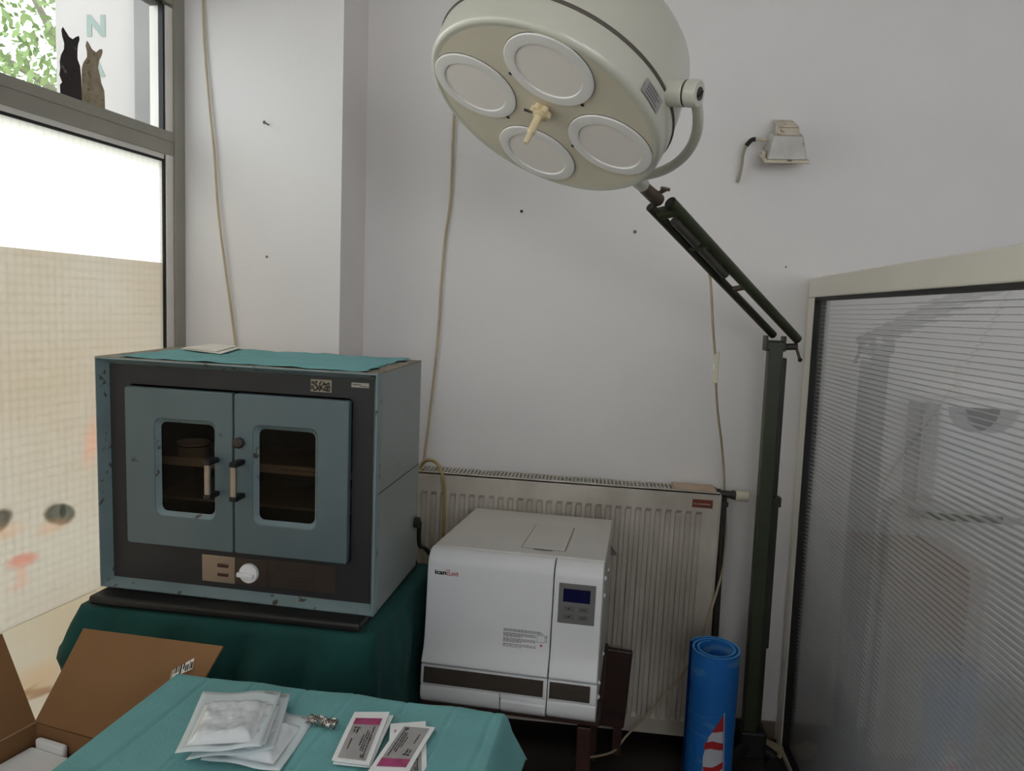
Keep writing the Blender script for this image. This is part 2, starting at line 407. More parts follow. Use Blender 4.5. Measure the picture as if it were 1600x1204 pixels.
decal('cat_sticker', black, M_dkcat, 'dark brown sitting cat sticker on the upper window pane')
decal('cat_sticker', beige, M_ltcat, 'beige sitting cat sticker beside the dark one on the window')

# ------------------------------------------------------------------ outside
structure(B().box(-14, -1.95, -6, 14, -.2, -.12).obj('ground_outside', M_pave))
sg = empty('signboard', 'white outdoor signboard with pale green letters seen through the window', 'sign', (0, 3.6, 0))
B().box(-2.632, -2.215, 0, .06, 1.2, 3.3).obj('board', M_sign, sg, bevel=.004)
text(None, 'N', .128, face_at(-2.472, -.002, 2.648), M_sage, sg, bold=.05)
text(None, 'A', .128, face_at(-2.474, -.002, 2.462), M_sage, sg, bold=.05)
B().box(-2.46, -2.40, .02, .06, -.12, 1.2).obj('post', M_conc, sg)
pl = empty('outdoor_pillar', 'grey plaster pillar standing outside between the signboard and window jamb', 'pillar', (0, 3.55, 0))
B().box(-2.205, -2.04, 0, .4, -.12, 3.6).obj('shaft', M_conc, pl, bevel=.01)
B().box(-2.055, -2.03, -.03, 0, -.12, 3.6).obj('edge_strip', M_alu_l, pl)
tree = empty('tree', 'leafy green tree seen outside through the top of the window', 'tree', (-4.2, 6.4, -.12))
b = B(); b.tube([(0, 0, 0), (.05, 0, 1.6), (-.05, 0, 3.0), (.1, 0, 4.4)], lambda t: .16-.09*t, 10); b.obj('trunk', M_bark, tree, smooth=True)
for p in ([(-.02, 0, 2.8), (-.5, -.1, 3.3), (-1.1, -.2, 3.6)], [(0, 0, 3.2), (-.35, -.1, 3.6), (-.7, -.1, 4.2)], [(0, 0, 2.6), (-.3, -.2, 2.9), (-.9, -.3, 3.0)], [(.05, 0, 3.5), (.4, .1, 4.0), (.6, .1, 4.6)]):
    b = B(); b.tube(p, lambda t: .05-.03*t, 8); b.obj('branch', M_bark, tree, smooth=True)
b = B(); rr = random.Random(3)
for _ in range(4600):
    a = rr.uniform(0, 6.28); el = rr.uniform(-1, 1); q = rr.uniform(.25, 1)**.5
    c = Vector((-.3+1.5*q*math.cos(a)*math.sqrt(1-el*el), 1.0*q*math.sin(a), 3.7+1.4*q*el))
    s = rr.uniform(.025, .06); u = Vector((rr.gauss(0, 1), rr.gauss(0, 1), rr.gauss(0, 1))).normalized(); v = u.orthogonal().normalized()
    b.poly([c-u*s, c+v*s*.45, c+u*s, c-v*s*.45])
b.obj('foliage', M_leaf, tree, kind='stuff')

# ------------------------------------------------------------------ radiator
RY = 2.445   # front face
rad = empty('radiator', 'cream ribbed panel radiator on the back wall behind the white sterilizer', 'radiator', (-.64, RY, .055), (0, R(.9), 0))
RW, RH = 1.06, .815
pitch = .0318
# front sheet with pressed vertical ribs (profile swept vertically, capped flat at the top and bottom)
b = B()
prof = []
n = int((RW-.06)/pitch); x = .03
def depth(zf): return max(0, min(1, zf/.012))*max(0, min(1, (RH-.115-zf)/.012))
zs = [0, .05, .062, .2, .4, .6, RH-.062-.012, RH-.062, RH]
xs = [0, .03]; dd = [0, 0]
for i in range(n):
    x0 = .03+i*pitch
    xs += [x0+.003, x0+.007, x0+.020, x0+.024]; dd += [0, 1, 1, 0]
xs.append(RW); dd.append(0)
def zfac(z): return 1 if .062 <= z <= RH-.062-.012 else 0
V = [[b.bm.verts.new((xx, +.0095*d*zfac(z), z)) for z in zs] for xx, d in zip(xs, dd)]
for i in range(len(xs)-1):
    for j in range(len(zs)-1): b.bm.faces.new((V[i][j], V[i+1][j], V[i+1][j+1], V[i][j+1]))
b.obj('front_panel', M_rad, rad, solid=.002)
B().box(0, .012, .001, .085, 0, RH-.004).obj('side_cover', M_rad, rad, bevel=.003)
B().box(RW-.004, RW+.006, .0, .085, 0, RH-.004).obj('side_cover', M_rad, rad, bevel=.003)
B().box(.012, RW-.01, .08, .088, .01, RH-.03).obj('rear_panel', M_radin, rad)
B().box(.012, RW-.01, .012, .05, .02, RH-.045).obj('convector', M_radin, rad)
b = B(); b.box(0, RW, 0, .008, RH-.006, RH+.004); b.box(0, RW, .080, .088, RH-.006, RH+.004); b.obj('top_rail', M_rad, rad, bevel=.002)
slat = None
for i in range(int((RW-.03)/.0125)):
    x0 = .012+i*.0125
    if slat is None:
        slat = B().box(0, .0042, .008, .080, .0045, .0052).obj('grille_slat', M_rad, rad); s_ = slat
    else:
        s_ = slat.copy(); C.objects.link(s_)
    s_.location = (x0, 0, RH-.002)
B().box(RW-.145, RW-.012, .004, .086, RH+.0042, RH+.010).obj('grille_cover', M_tape, rad, bevel=.002)
bd = B().box(RW-.085, RW-.022, -.004, 0, RH-.048, RH-.022).obj('badge', M_red_badge, rad, bevel=.001)
B().cyl((RW-.078, -.0045, RH-.036), (RW-.078, -.004, RH-.036), .003, n=10).box(RW-.072, RW-.03, -.0046, -.004, RH-.038, RH-.034).obj('badge_print', M_sticker, bd)
for x0 in (.2, .85):
    B().box(x0, x0+.03, .088, .10, .1, RH-.1).obj('wall_bracket', M_rad, rad)
vx = RW+.02
v = empty('radiator_valve', 'dark radiator valve with cream knob on a grey pipe beside the radiator', 'valve', atY(1131, 771, 2.48))
b = B(); b.cyl((-.028, 0, 0), (.028, 0, -.002), .012, n=16); b.cyl((-.030, 0, 0), (-.012, 0, 0), .017, n=6); b.cyl((.0, 0, .0), (0, 0, -.03), .011, n=14); b.cyl((0, 0, -.026), (0, 0, -.042), .016, n=6)
b.cyl((.026, 0, -.002), (.036, 0, -.003), .015, n=16); b.obj('valve_body', M_pipe, v, smooth=True)
b = B(); b.cyl((.036, 0, -.003), (.078, 0, -.006), .019, .017, n=22); b.obj('knob', M_cream, v, smooth=True, bevel=.003)
zb = v.location.z
b = B(); b.tube([(0, 0, -.04), (0.0, 0, -.3), (.001, 0, -zb+.002)], .0115, 14, 1); b.obj('pipe', M_pipe, v, smooth=True)

# ------------------------------------------------------------------ partition screen (right)
PX = .68
par = empty('partition_screen', 'white framed partition screen with ribbed translucent panel at the right', 'screen', (PX, 2.525, 0))
PL, PT = 2.35, 1.543
def pbox(b, y0, y1, z0, z1, x0=0, x1=.045): return b.box(x0, x1, -y1, -y0, z0, z1)
pbox(B(), 0, PL, PT-.062, PT).obj('frame_rail', M_pvc, par, bevel=.004)
pbox(B(), 0, .055, .02, PT-.062).obj('frame_post', M_pvc, par, bevel=.004)
pbox(B(), PL-.055, PL, .02, PT-.062).obj('frame_post', M_pvc, par, bevel=.004)
pbox(B(), .0, PL, .0, .022).obj('frame_rail', M_pvc, par, bevel=.003)
b = B(); pbox(b, .055, PL-.055, PT-.071, PT-.062, .004, .04); pbox(b, .055, .063, .022, PT-.071, .004, .04); pbox(b, .063, PL-.055, .022, .030, .004, .04); b.obj('seal', M_black, par)
def panel_mat():
    m = bpy.data.materials.new('twin_wall_sheet'); m.use_nodes = True; nt = m.node_tree; N = nt.nodes; L = nt.links
    N.remove(N['Principled BSDF'])
    rf = N.new('ShaderNodeBsdfRefraction'); rf.inputs['IOR'].default_value = 1.02; rf.inputs['Roughness'].default_value = .2; rf.inputs[0].default_value = (.96, .98, .98, 1)
    df = N.new('ShaderNodeBsdfDiffuse'); df.inputs[0].default_value = (.86, .88, .88, 1)
    tl = N.new('ShaderNodeBsdfTranslucent'); tl.inputs[0].default_value = (.86, .88, .88, 1)
    dt = N.new('ShaderNodeMixShader'); dt.inputs[0].default_value = .5; L.new(df.outputs[0], dt.inputs[1]); L.new(tl.outputs[0], dt.inputs[2])
    gl = N.new('ShaderNodeBsdfGlossy'); gl.inputs['Roughness'].default_value = .025
    fr = schlick(nt, .2)   # two sheets, four faces
    tp = N.new('ShaderNodeBsdfTransparent'); rt = N.new('ShaderNodeMixShader'); rt.inputs[0].default_value = .5; L.new(rf.outputs[0], rt.inputs[1]); L.new(tp.outputs[0], rt.inputs[2])
    a = N.new('ShaderNodeMixShader'); a.inputs[0].default_value = .2; L.new(rt.outputs[0], a.inputs[1]); L.new(dt.outputs[0], a.inputs[2])
    c = N.new('ShaderNodeMixShader'); L.new(fr, c.inputs[0]); L.new(a.outputs[0], c.inputs[1]); L.new(gl.outputs[0], c.inputs[2])
    L.new(c.outputs[0], N['Material Output'].inputs[0]); return m
M_twin = panel_mat()
b = B()   # fluted sheet: real horizontal flutes
zz = []; k = .0125; nz_ = int((PT-.071-.03)/k)
for i in range(nz_):
    z0 = .03+i*k
    zz += [(z0, 0), (z0+k*.1, .0001), (z0+k*.2, 0.0), (z0+k*.6, -.00006)]
zz.append((PT-.071, 0))
va = [[b.bm.verts.new((.02+d, -yy, z)) for z, d in zz] for yy in (.063, PL-.055)]
for i in range(len(zz)-1): b.bm.faces.new((va[0][i], va[1][i], va[1][i+1], va[0][i+1]))
b.obj('fluted_sheet', M_twin, par)
M_rib = mat('sheet_rib', (206, 208, 208), .5, var=.05)
b = B()
for i in range(nz_): pbox(b, .063, PL-.055, .03+i*k-.0006, .03+i*k+.0006, .023, .033)
b.obj('sheet_ribs', M_rib, par, kind='stuff')
# things behind the screen
M_tan = mat('tan_panel', (150, 88, 54), .6, var=.12, scale=5)
wc = empty('brown_cupboard', 'low brown cupboard blurred behind the ribbed screen', 'cupboard', (.94, 2.22, 0))
B().box(-.14, .15, 0, .30, .05, .74).obj('carcass', M_tan, wc, bevel=.004)
B().box(-.135, .002, -.018, 0, .07, .72).obj('door', M_tan, wc, bevel=.003)
B().box(.008, .145, -.018, 0, .07, .72).obj('door', M_tan, wc, bevel=.003)
for xx in (-.12, .13):
    for yy in (.03, .27): B().box(xx-.02, xx+.02, yy-.02, yy+.02, 0, .05).obj('leg', M_wood, wc)
bb = empty('blue_bin', 'blue grey bin blurred behind the ribbed screen near the floor', 'bin', (.85, 2.0, 0))
b = B(); b.lathe([(0, 0), (.075, 0), (.09, .46), (.095, .46), (.095, .47), (.086, .47), (.07, .01), (0, .01)], 28); b.obj('bucket', mat('blue_grey_plastic', (46, 54, 140), .5), bb, smooth=True)
tb = empty('draped_bench', 'low teal draped bench blurred behind the screen at bottom right', 'bench', (.90, 1.86, 0), (0, 0, R(40)))
B().box(0, .9, -.55, 0, .26, .29).obj('bench_top', M_wood, tb)
B().box(-.01, .91, -.56, .01, .291, .30).box(-.01, -.004, -.56, .01, .08, .295).box(-.01, .91, .004, .01, .08, .295).obj('drape', mat('deep_teal_drape', (36, 140, 144), .9), tb, bevel=.006)
for xx in (.05, .85):
    for yy in (-.5, -.05): B().box(xx-.02, xx+.02, yy-.02, yy+.02, 0, .26).obj('leg', M_wood, tb)
ds = empty('wall_dispenser', 'white wall dispenser with dark window blurred behind the screen', 'dispenser', (1.165, D, .83))
B().box(-.14, .13, -.11, 0, .0, .36).obj('housing', M_white, ds, bevel=.02, seg=3)
b = B(); b.prism([(.0+.075*math.cos(R(a)), -.112, .335+.075*math.sin(R(a))) for a in range(180, 361, 15)], (0, .004, 0)); b.obj('level_window', mat('dark_blue_window', (40, 46, 62), .3), ds)
B().box(-.13, .12, -.10, -.02, -.02, .004).obj('outlet', M_black, ds)
B().box(-.150, -.139, -.10, -.01, .03, .34).obj('edge_shadow', M_pipe, ds, bevel=.003)  # dark strip added as the shadow along the housing's left edge

# ------------------------------------------------------------------ surgical lamp
lampo = empty('surgical_lamp', 'cream four-lens surgical lamp on an olive green jointed floor stand', 'lamp', (.55, 2.36, 0))
LT = Matrix.Translation(-Vector((.55, 2.36, 0)))
HM = LT @ Matrix.Translation((-.1174, 1.5899, 1.7964)) @ Euler((-.3385, .3881, 0)).to_matrix().to_4x4()
b = B(); b.lathe([(.02, .004), (.232, .004), (.240, .0015), (.245, .002), (.2495, .006), (.252, .013), (.2545, .056), (.2545, .06)], 96, HM)
hd = b.obj('head_shell', M_lamp, lampo, smooth='all')
b = B(); b.lathe([(0, .0035), (.238, .0035)], 96, HM); b.obj('face_plate', M_lampface, lampo)
b = B(); b.lathe([(.245, .058), (.2562, .0585), (.2575, .062), (.2562, .0655), (.245, .066)], 96, HM); b.obj('seam_gasket', mat('grey_brown_gasket', (92, 84, 76), .6), lampo, smooth=True)
b = B(); b.lathe([(.2535, .064), (.2545, .07), (.251, .12), (.243, .175), (.236, .195), (.222, .212), (.19, .225), (.1, .235), (0, .237)], 96, HM); b.obj('head_back', M_lamp, lampo, smooth='all')
for ang in (0, 90, 180, 270):
    cx, cy = .149*math.cos(R(ang)), .149*math.sin(R(ang))
    T = HM @ Matrix.Translation((cx, cy, 0))
    b = B(); b.lathe([(.0905, .0035), (.0905, .001), (.089, -.0005), (.071, -.0022), (.068, -.0015), (.066, .0025)], 56, T); lr = b.obj('led_panel', M_ledring, lampo, smooth=True)
    b = B(); b.lathe([(0, .0008), (.0665, .0008)], 56, T); b.obj('lens', M_led, lr)
    b = B(); b.lathe([(.0915, .0034), (.0905, .0026)], 56, T); b.obj('shadow_gap', M_black, lr)
for sx, sy in ((-.075, -.09), (.075, -.09), (-.075, .06), (.075, .06)):
    b = B(); b.lathe([(0, .0028), (.004, .0028), (.0045, .0036)], 14, HM @ Matrix.Translation((sx, sy, 0))); b.obj('screw_hole', M_black, lampo)
# centre handle mount
T = HM @ Matrix.Translation((-.002, -.024, 0))
b = B(); pr = [(.0, -.012)]
b.lathe([(.013, .003), (.014, -.006), (.0135, -.014), (.009, -.016), (0, -.016)], 18, T)
for kx in range(6):
    a = R(60*kx); b.lathe([(0, -.001), (.0065, -.001), (.0065, -.013), (0, -.013)], 10, T @ Matrix.Translation((.0155*math.cos(a), .0155*math.sin(a), 0)))
hm = b.obj('handle_mount', M_ivory, lampo, smooth=True)
b = B(); b.lathe([(.009, -.012), (.0075, -.02), (.0085, -.024), (.0085, -.052), (.006, -.055), (.006, -.075), (.0048, -.078), (0, -.078)], 16, T @ Matrix.Translation((0.0, .004, 0))); b.obj('spindle', M_ivory, hm, smooth=True)
b = B(); p0 = T @ Vector((-.012, 0, -.012)); b.cyl(p0, T @ Vector((-.032, -.004, -.016)), .0012, n=6); b.cyl(T @ Vector((-.012, .005, -.012)), T @ Vector((-.032, .001, -.016)), .0012, n=6); b.obj('pin', M_pipe, hm)
# pivots and yoke
def hp(r, ang, h): return HM @ Vector((r*math.cos(R(ang)), r*math.sin(R(ang)), h))
for ang in (-31, 149):
    b = B(); b.cyl(hp(.248, ang, .074), hp(.285, ang, .074), .025, n=28); pv = b.obj('pivot_knob', M_lamp, lampo, smooth=True, bevel=.002)
    b = B(); b.cyl(hp(.285, ang, .074), hp(.287, ang, .074), .0235, n=28); b.obj('knob_groove', M_black, pv)
    b = B(); b.cyl(hp(.287, ang, .074), hp(.312, ang, .074), .0245, n=28); b.obj('knob_cap', M_lamp, pv, smooth=True, bevel=.003)
    b = B(); b.cyl(hp(.312, ang, .074), hp(.3135, ang, .074), .012, n=20); b.obj('screw', M_pipe, pv)
    q = hp(.314, ang, .074); ax = (hp(.32, ang, .074)-q).normalized(); tt = ax.orthogonal().normalized()
    b = B(); b.cyl(q-tt*.010, q+tt*.010, .0016, n=6); b.obj('screw_slot', M_black, pv)
b = B(); b.tube([hp(.298, a, .078) for a in range(-31, 150, 9)], .0105, 14, 3); b.obj('yoke', M_lamp, lampo, smooth=True)
# sticker on the head side
def sidept(a, h): return hp(.2555, a, h)
b = B(); b.grid(lambda u, v_: sidept(-48+u*14, .014+v_*.028), 8, 2); st = b.obj('type_label', M_greylab, lampo)
b = B()
for i in range(4):
    b.grid(lambda u, v_: hp(.2559, -46+u*(10-2*(i%2)), .018+i*.006+v_*.0022), 6, 1)
b.obj('label_print', M_key, st)
# joint, arm, post
Jy = hp(.298, 44, .078).y+2.36
J0 = hp(.298, 44, .078)
JY = 1.93
def W2(px, py, y): return LT @ atY(px, py, y)
J1 = W2(1028, 312, JY)
b = B(); b.tube([J0, J0.lerp(J1, .5)+Vector((0, 0, -.002)), J1], lambda t: .013+.004*t, 14, 4); b.obj('joint_stem', M_brown, lampo, smooth=True)
b = B(); b.cyl(J0, J0.lerp(J1, .35), .0175, .016, n=18); b.obj('stem_collar', M_lamp, lampo, smooth=True)
A0, A1 = W2(1047, 316, JY), W2(1246, 530, 2.36)
B0, B1 = W2(1016, 323, JY), W2(1208, 523, 2.36)
rA = .0135
b = B(); b.cyl(A0, A1, rA+.002, rA, n=24); b.obj('arm_tube', M_olive, lampo, smooth=True)
b = B(); b.cyl(B0, B1, rA-.002, rA-.002, n=24); b.obj('arm_tube', M_olived, lampo, smooth=True)
ad = (A1-A0).normalized()
for cc, off in ((A0, rA+.001), (B0, rA-.003)):
    b = B(); b.cyl(cc-ad*.001, cc+ad*.004, off, n=20); b.obj('tube_plug', M_black, lampo)
for f, wd in ((.03, .022), (.26, .012)):
    b = B(); pa, pb = A0.lerp(A1, f), B0.lerp(B1, f)
    nrm = ad.cross(pa-pb).normalized()
    off = nrm*.016
    b.hexa([pb-off, pa-off, pa+off, pb+off], [pb-off+ad*wd, pa-off+ad*wd, pa+off+ad*wd, pb+off+ad*wd]); b.obj('arm_bracket', M_olive, lampo, bevel=.004)
g0, g1 = A0.lerp(B0, .54), A1.lerp(B1, .54)
fr_ = (LT @ CAM-g0).normalized()*.012
b = B(); b.cyl(g0.lerp(g1, .10)+fr_, g0.lerp(g1, .255)+fr_, .0125, n=20); b.cyl(g0.lerp(g1, .28)+fr_, g0.lerp(g1, .475)+fr_, .0125, n=20); b.obj('counterbalance_cylinder', M_gas, lampo, smooth=True)
b = B(); b.cyl(A0.lerp(A1, .565), B0.lerp(B1, .60), .008, n=12); b.obj('arm_rung', M_brown, lampo, smooth=True)
k0 = J0.lerp(J1, .8); b = B(); b.cyl(k0, W2(1039, 297, JY-.01), .005, n=10); b.cyl(W2(1039, 297, JY-.01), W2(1040, 293, JY-.012), .012, n=16); b.obj('thumbscrew', M_brown, lampo, smooth=True)
# post head
ph = W2(1215, 532, 2.36)
pz = 1.335
B().box(-.030, .026, -.022, .022, pz-.02, pz+.012).obj('post_head', M_olive, lampo, bevel=.006)
for xx in (-.030, .022):
    B().box(xx-.003, xx+.004, -.024, .024, pz-.02, pz+.026).obj('hinge_cheek', M_olive, lampo, bevel=.003)
b = B(); b.cyl((.028, -.005, pz-.006), (.062, -.005, pz-.004), .010, n=16); b.obj('hinge_pin', M_pipe, lampo, smooth=True)
l0 = Vector((.058, -.008, pz-.006)); l1 = W2(1250, 562, 2.35)
b = B(); b.cyl(l0, l1, .0045, n=10); lv = b.obj('lock_lever', M_brown, lampo, smooth=True)
b = B(); b.lathe([(0, -.007), (.005, -.005), (.007, 0), (.005, .005), (0, .007)], 12, Matrix.Translation(l1)); b.obj('lever_ball', M_black, lv, smooth=True)
B().box(-.022, .019, -.022, .018, .13, pz-.01).obj('post_tube', M_olive, lampo, bevel=.004)
B().box(.012, .040, .012, .045, .13, pz-.04).obj('rear_post_tube', M_olived, lampo, bevel=.004)
B().box(.018, .040, -.012, .012, .40, .855).obj('slide_bracket', M_olived, lampo, bevel=.002)
B().box(.020, .046, -.016, .014, .845, .875).obj('slide_stop', M_olived, lampo, bevel=.002)
B().box(-.030, .050, -.030, .052, .045, .135).obj('base_socket', M_black, lampo, bevel=.008)
for a in (115, 235, -10):
    d = Vector((math.cos(R(a)), math.sin(R(a)), 0)); L_ = .15 if a != -10 else .08
    if a == 115: L_ = .11
    b = B(); b.tube([d*.02+Vector((0, 0, .085)), d*L_*.6+Vector((0, 0, .075)), d*L_+Vector((0, 0, .055))], .016, 12, 4); lg = b.obj('base_leg', M_black, lampo, smooth=True)
    q = d*L_
    b = B(); b.cyl(q+Vector((-d.y*.011, d.x*.011, .027)), q-Vector((-d.y*.011, d.x*.011, -.027)), .027, n=20); b.obj('caster', M_black, lg, smooth=True, bevel=.003)

# ------------------------------------------------------------------ drying oven
ov = empty('drying_oven', 'old blue-grey two-door drying oven under a teal cloth', 'oven', (-1.1304, 1.6626, .7199), (.0266, .0097, -.0602))
OW, OD, OH = .6768, .3387, .5468
c_, dpt = .0167, .0295
b = B()
b.box(0, .012, dpt, OD, 0, OH); b.box(.012, OW-.012, dpt, OD, 0, .012); b.box(.012, OW-.012, OD-.01, OD, .012, OH-.012); b.box(OW-.012, OW, dpt, OD, 0, OH)
b.obj('casing', M_ovenside, ov, bevel=.002)
B().box(0, OW, .0015, OD, OH-.003, OH+.0012).obj('top_panel', mat('rust_stained_top', (128, 116, 100), .55, var=.14, scale=14, spot=(84, 62, 44), spot_scale=36, spot_lo=.60), ov, bevel=.001)
b = B()  # chamfered front rim
o_ = [(0, 0), (OW, 0), (OW, OH), (0, OH)]; i_ = [(c_, c_), (OW-c_, c_), (OW-c_, OH-c_), (c_, OH-c_)]
def ring(b, A, ya, Bq, yb):
    va = [b.bm.verts.new((x, ya, z)) for x, z in A]; vb = [b.bm.verts.new((x, yb, z)) for x, z in Bq]
    for i in range(4): b.bm.faces.new((va[i], va[(i+1) % 4], vb[(i+1) % 4], vb[i]))
e_ = .003; m_ = [(e_, e_), (OW-e_, e_), (OW-e_, OH-e_), (e_, OH-e_)]
ring(b, o_, dpt+.001, o_, .0015); ring(b, o_, .0015, m_, 0); ring(b, m_, 0, i_, dpt)
bmesh.ops.remove_doubles(b.bm, verts=b.bm.verts, dist=1e-5)
b.obj('front_rim', M_ovenrim, ov)
# fascia with door opening
dx0, dx1, dz0, dz1 = .0645, .6115, .107, .486
B().plate_hole(rrect(c_, OW-c_, c_, OH-c_, .001, 1, dpt-.001), rrect(dx0, dx1, dz0, dz1, .008, 1, dpt-.001), (0, .010, 0)).obj('fascia', M_fascia, ov)
lnr = B(); lnr.box(dx0-.02, dx0-.012, .045, OD-.02, .07, .51); lnr.box(dx1+.012, dx1+.02, .045, OD-.02, .07, .51); lnr.box(dx0-.02, dx1+.02, OD-.028, OD-.02, .07, .51); lnr.box(dx0-.02, dx1+.02, .045, OD-.02, .075, .085); lnr.box(dx0-.02, dx1+.02, .045, OD-.02, .5, .51)
lnr.obj('inner_chamber', M_liner, ov)
for zz_ in (.293, .198):
    b = B(); b.box(dx0, dx1, .065 if zz_ > .25 else .10, OD-.03, zz_, zz_+.003); b.box(dx0, dx1, .062 if zz_ > .25 else .10, .065 if zz_ > .25 else .103, zz_, zz_+.02 if zz_ > .25 else zz_+.006)
    if zz_ > .25:
        sh_ = b.obj('shelf', M_tray, ov)
        b = B()
        for i in range(16): b.cyl((.43+i*.006, .0615, zz_+.010), (.43+i*.006, .0622, zz_+.010), .0017, n=8)
        b.obj('shelf_hole', M_black, sh_, kind='stuff')
    else: b.obj('shelf', M_tray, ov)
def door(x0, x1, wx0, wx1, side):
    d0, d1, z0, z1 = .010, .030, .1115, .482
    b = B(); b.plate_hole(rrect(x0, x1, z0, z1, .006, 5, d0), rrect(wx0-.009, wx1+.009, .1935-.009, .404+.009, .018, 5, d0), (0, d1-d0, 0))
    d_ = b.obj('door', M_oven, ov, bevel=.003)
    b = B(); A_ = rrect(wx0-.009, wx1+.009, .1845, .413, .018, 5, d0+.001); I_ = rrect(wx0, wx1, .1935, .404, .014, 5, d0+.012)
    n = len(A_); va = [b.bm.verts.new(p) for p in A_]; vb = [b.bm.verts.new(p) for p in I_]
    for i in range(n): b.bm.faces.new((va[i], va[(i+1) % n], vb[(i+1) % n], vb[i]))
    b.obj('window_bevel', M_ovenrim, d_, smooth=True)
    b = B(); b.prism(rrect(wx0-.002, wx1+.002, .1915, .406, .014, 5, d0+.013), (0, .003, 0)); b.obj('window_glass', M_ovglass, d_)
    hx = x1-.040 if side == 'l' else x0+.0185
    b = B(); b.box(hx-.007, hx+.007, -.030, -.022, .252, .326); h_ = b.obj('handle', M_steel, d_, bevel=.003)
    for z_ in (.244, .322):
        b = B(); b.box(hx-.009, hx+.009, -.032, .011, z_, z_+.012); b.obj('handle_end', M_black, h_, bevel=.003)
    return d_
dl = door(.0665, .3345, .151, .284, 'l'); dr = door(.3385, .6095, .3937, .5278, 'r')
b = B(); b.cyl((.352, -.002, .3715), (.352, .011, .3715), .0125, n=20); lk = b.obj('lock_knob', mat('dark_brown_knob', (52, 40, 34), .4), dr, smooth=True, bevel=.003)
# control strip
cp = B().box(.247, .330, dpt-.0025, dpt, .0295, .094).obj('control_plate', M_steel, ov, bevel=.001)
B().box(.331, .411, dpt-.0022, dpt, .030, .0955).box(.412, .576, dpt-.0022, dpt, .032, .0965).box(.5235, .526, dpt-.003, dpt, .034, .095).obj('control_plate', mat('aged_dark_steel', (84, 74, 68), .38, .6, var=.08, scale=12), ov)
for z_ in (.049, .071):
    B().box(.286, .314, dpt-.004, dpt-.002, z_-.004, z_+.004).obj('indicator_slot', mat('dark_red_lamp', (66, 34, 28), .4), cp, bevel=.0012)
b = B(); b.cyl((.367, dpt-.012, .061), (.367, dpt-.002, .061), .0225, .024, n=32); dk = b.obj('dial', M_white, ov, smooth=True, bevel=.002)
mxg = Matrix.Translation((.367, 0, .058)) @ Matrix.Rotation(R(4), 4, 'Y')
B().box(-.025, .016, dpt-.021, dpt-.011, -.0055, .0055, mxg).obj('dial_grip', M_white, dk, bevel=.003)
b = B(); b.cyl((.440, dpt-.003, .078), (.440, dpt-.002, .078), .005, n=14); b.box(.452, .505, dpt-.003, dpt-.002, .0765, .0785); b.box(.478, .503, dpt-.003, dpt-.002, .05, .053); b.obj('faded_print', M_ink, cp)
stc = B().box(.5125, .5615, dpt-.0018, dpt-.0008, .4955, .5235).obj('paper_sticker', M_sticker, ov)
b = B(); rr = random.Random(11)
for row in (.5145, .503):
    for i in range(8):
        x0 = .516+i*.0058; pts = [(x0+rr.uniform(-.003, .004), dpt-.0022, row+rr.uniform(-.0065, .0065)) for _ in range(5)]
        b.tube(pts, .0011, 5, 3)
b.obj('scribbled_ink', M_ink, stc)
npl = B().box(.6075, .648, dpt-.0025, dpt-.0008, .511, .5215).obj('name_plate', mat('pale_plate', (170, 166, 158), .4, .3), ov)
B().box(.611, .630, dpt-.003, dpt-.0024, .5165, .518).box(.628, .645, dpt-.003, dpt-.0024, .513, .5143).obj('plate_print', M_ink, npl)
B().box(OW-.0005, OW+.0006, .015, OD-.004, .2755, .2775).obj('side_seam', M_black, ov)
b = B(); b.cyl((OW, .315, .125), (OW+.012, .315, .125), .014, n=14); b.obj('cable_gland', M_black, ov, smooth=True)
# dish inside
pot = empty('steel_dish', 'small steel dish on the shelf inside the left oven door', 'dish')
pot.matrix_world = Matrix.Translation((-1.1304, 1.6626, .7199)) @ Euler((.0266, .0097, -.0602)).to_matrix().to_4x4() @ Matrix.Translation((.168, .125, .2965))
b = B(); b.lathe([(0, 0), (.034, 0), (.036, .004), (.036, .040), (.0385, .042), (.0355, .042), (.034, .005), (0, .003)], 28); b.obj('bowl', M_tray, pot, smooth=True)
b = B(); b.lathe([(.0365, .032), (.038, .034), (.0365, .036)], 28); b.obj('band', M_chrome, pot, smooth=True)
# cloth and paper on oven
OM = Matrix.Translation((-1.1304, 1.6626, .7199)) @ Euler((.0266, .0097, -.0602)).to_matrix().to_4x4()
def wrin(x, y, s=1.0): return .0012*s*(math.sin(38*x+9*y)+math.sin(23*y-17*x+1.3)+.6*math.sin(71*x+40*y))
cl = B(); cl.grid(lambda u, v_: ((.055+.03*v_*0+u*(.588+.006*math.sin(9*v_)+.006*math.sin(31*v_+1))), .006+.004*math.sin(14*u)+v_*.325, .5484+.003+wrin(u, v_, .7)), 48, 24)
o = cl.obj('oven_top_cloth', M_teal, smooth='all', solid=.0015); o.matrix_world = OM
tag(o, 'thin teal cloth spread over the top of the drying oven', 'cloth')
ppts = [(.0835, .208), (.2287, .146), (.1775, .345), (.075, .366)]
b = B(); b.prism([(x, y, .5545) for x, y in ppts], (0, 0, .0012))
o = b.obj('paper_slip', M_paper); o.matrix_world = OM; tag(o, 'folded off-white paper lying on the teal cloth atop the oven', 'paper')
b = B(); b.prism([(.086, .215, .5575), (.205, .165, .5568), (.165, .335, .5578), (.083, .357, .558)], (0, 0, .001)); b.obj('folded_flap', M_paper, o)

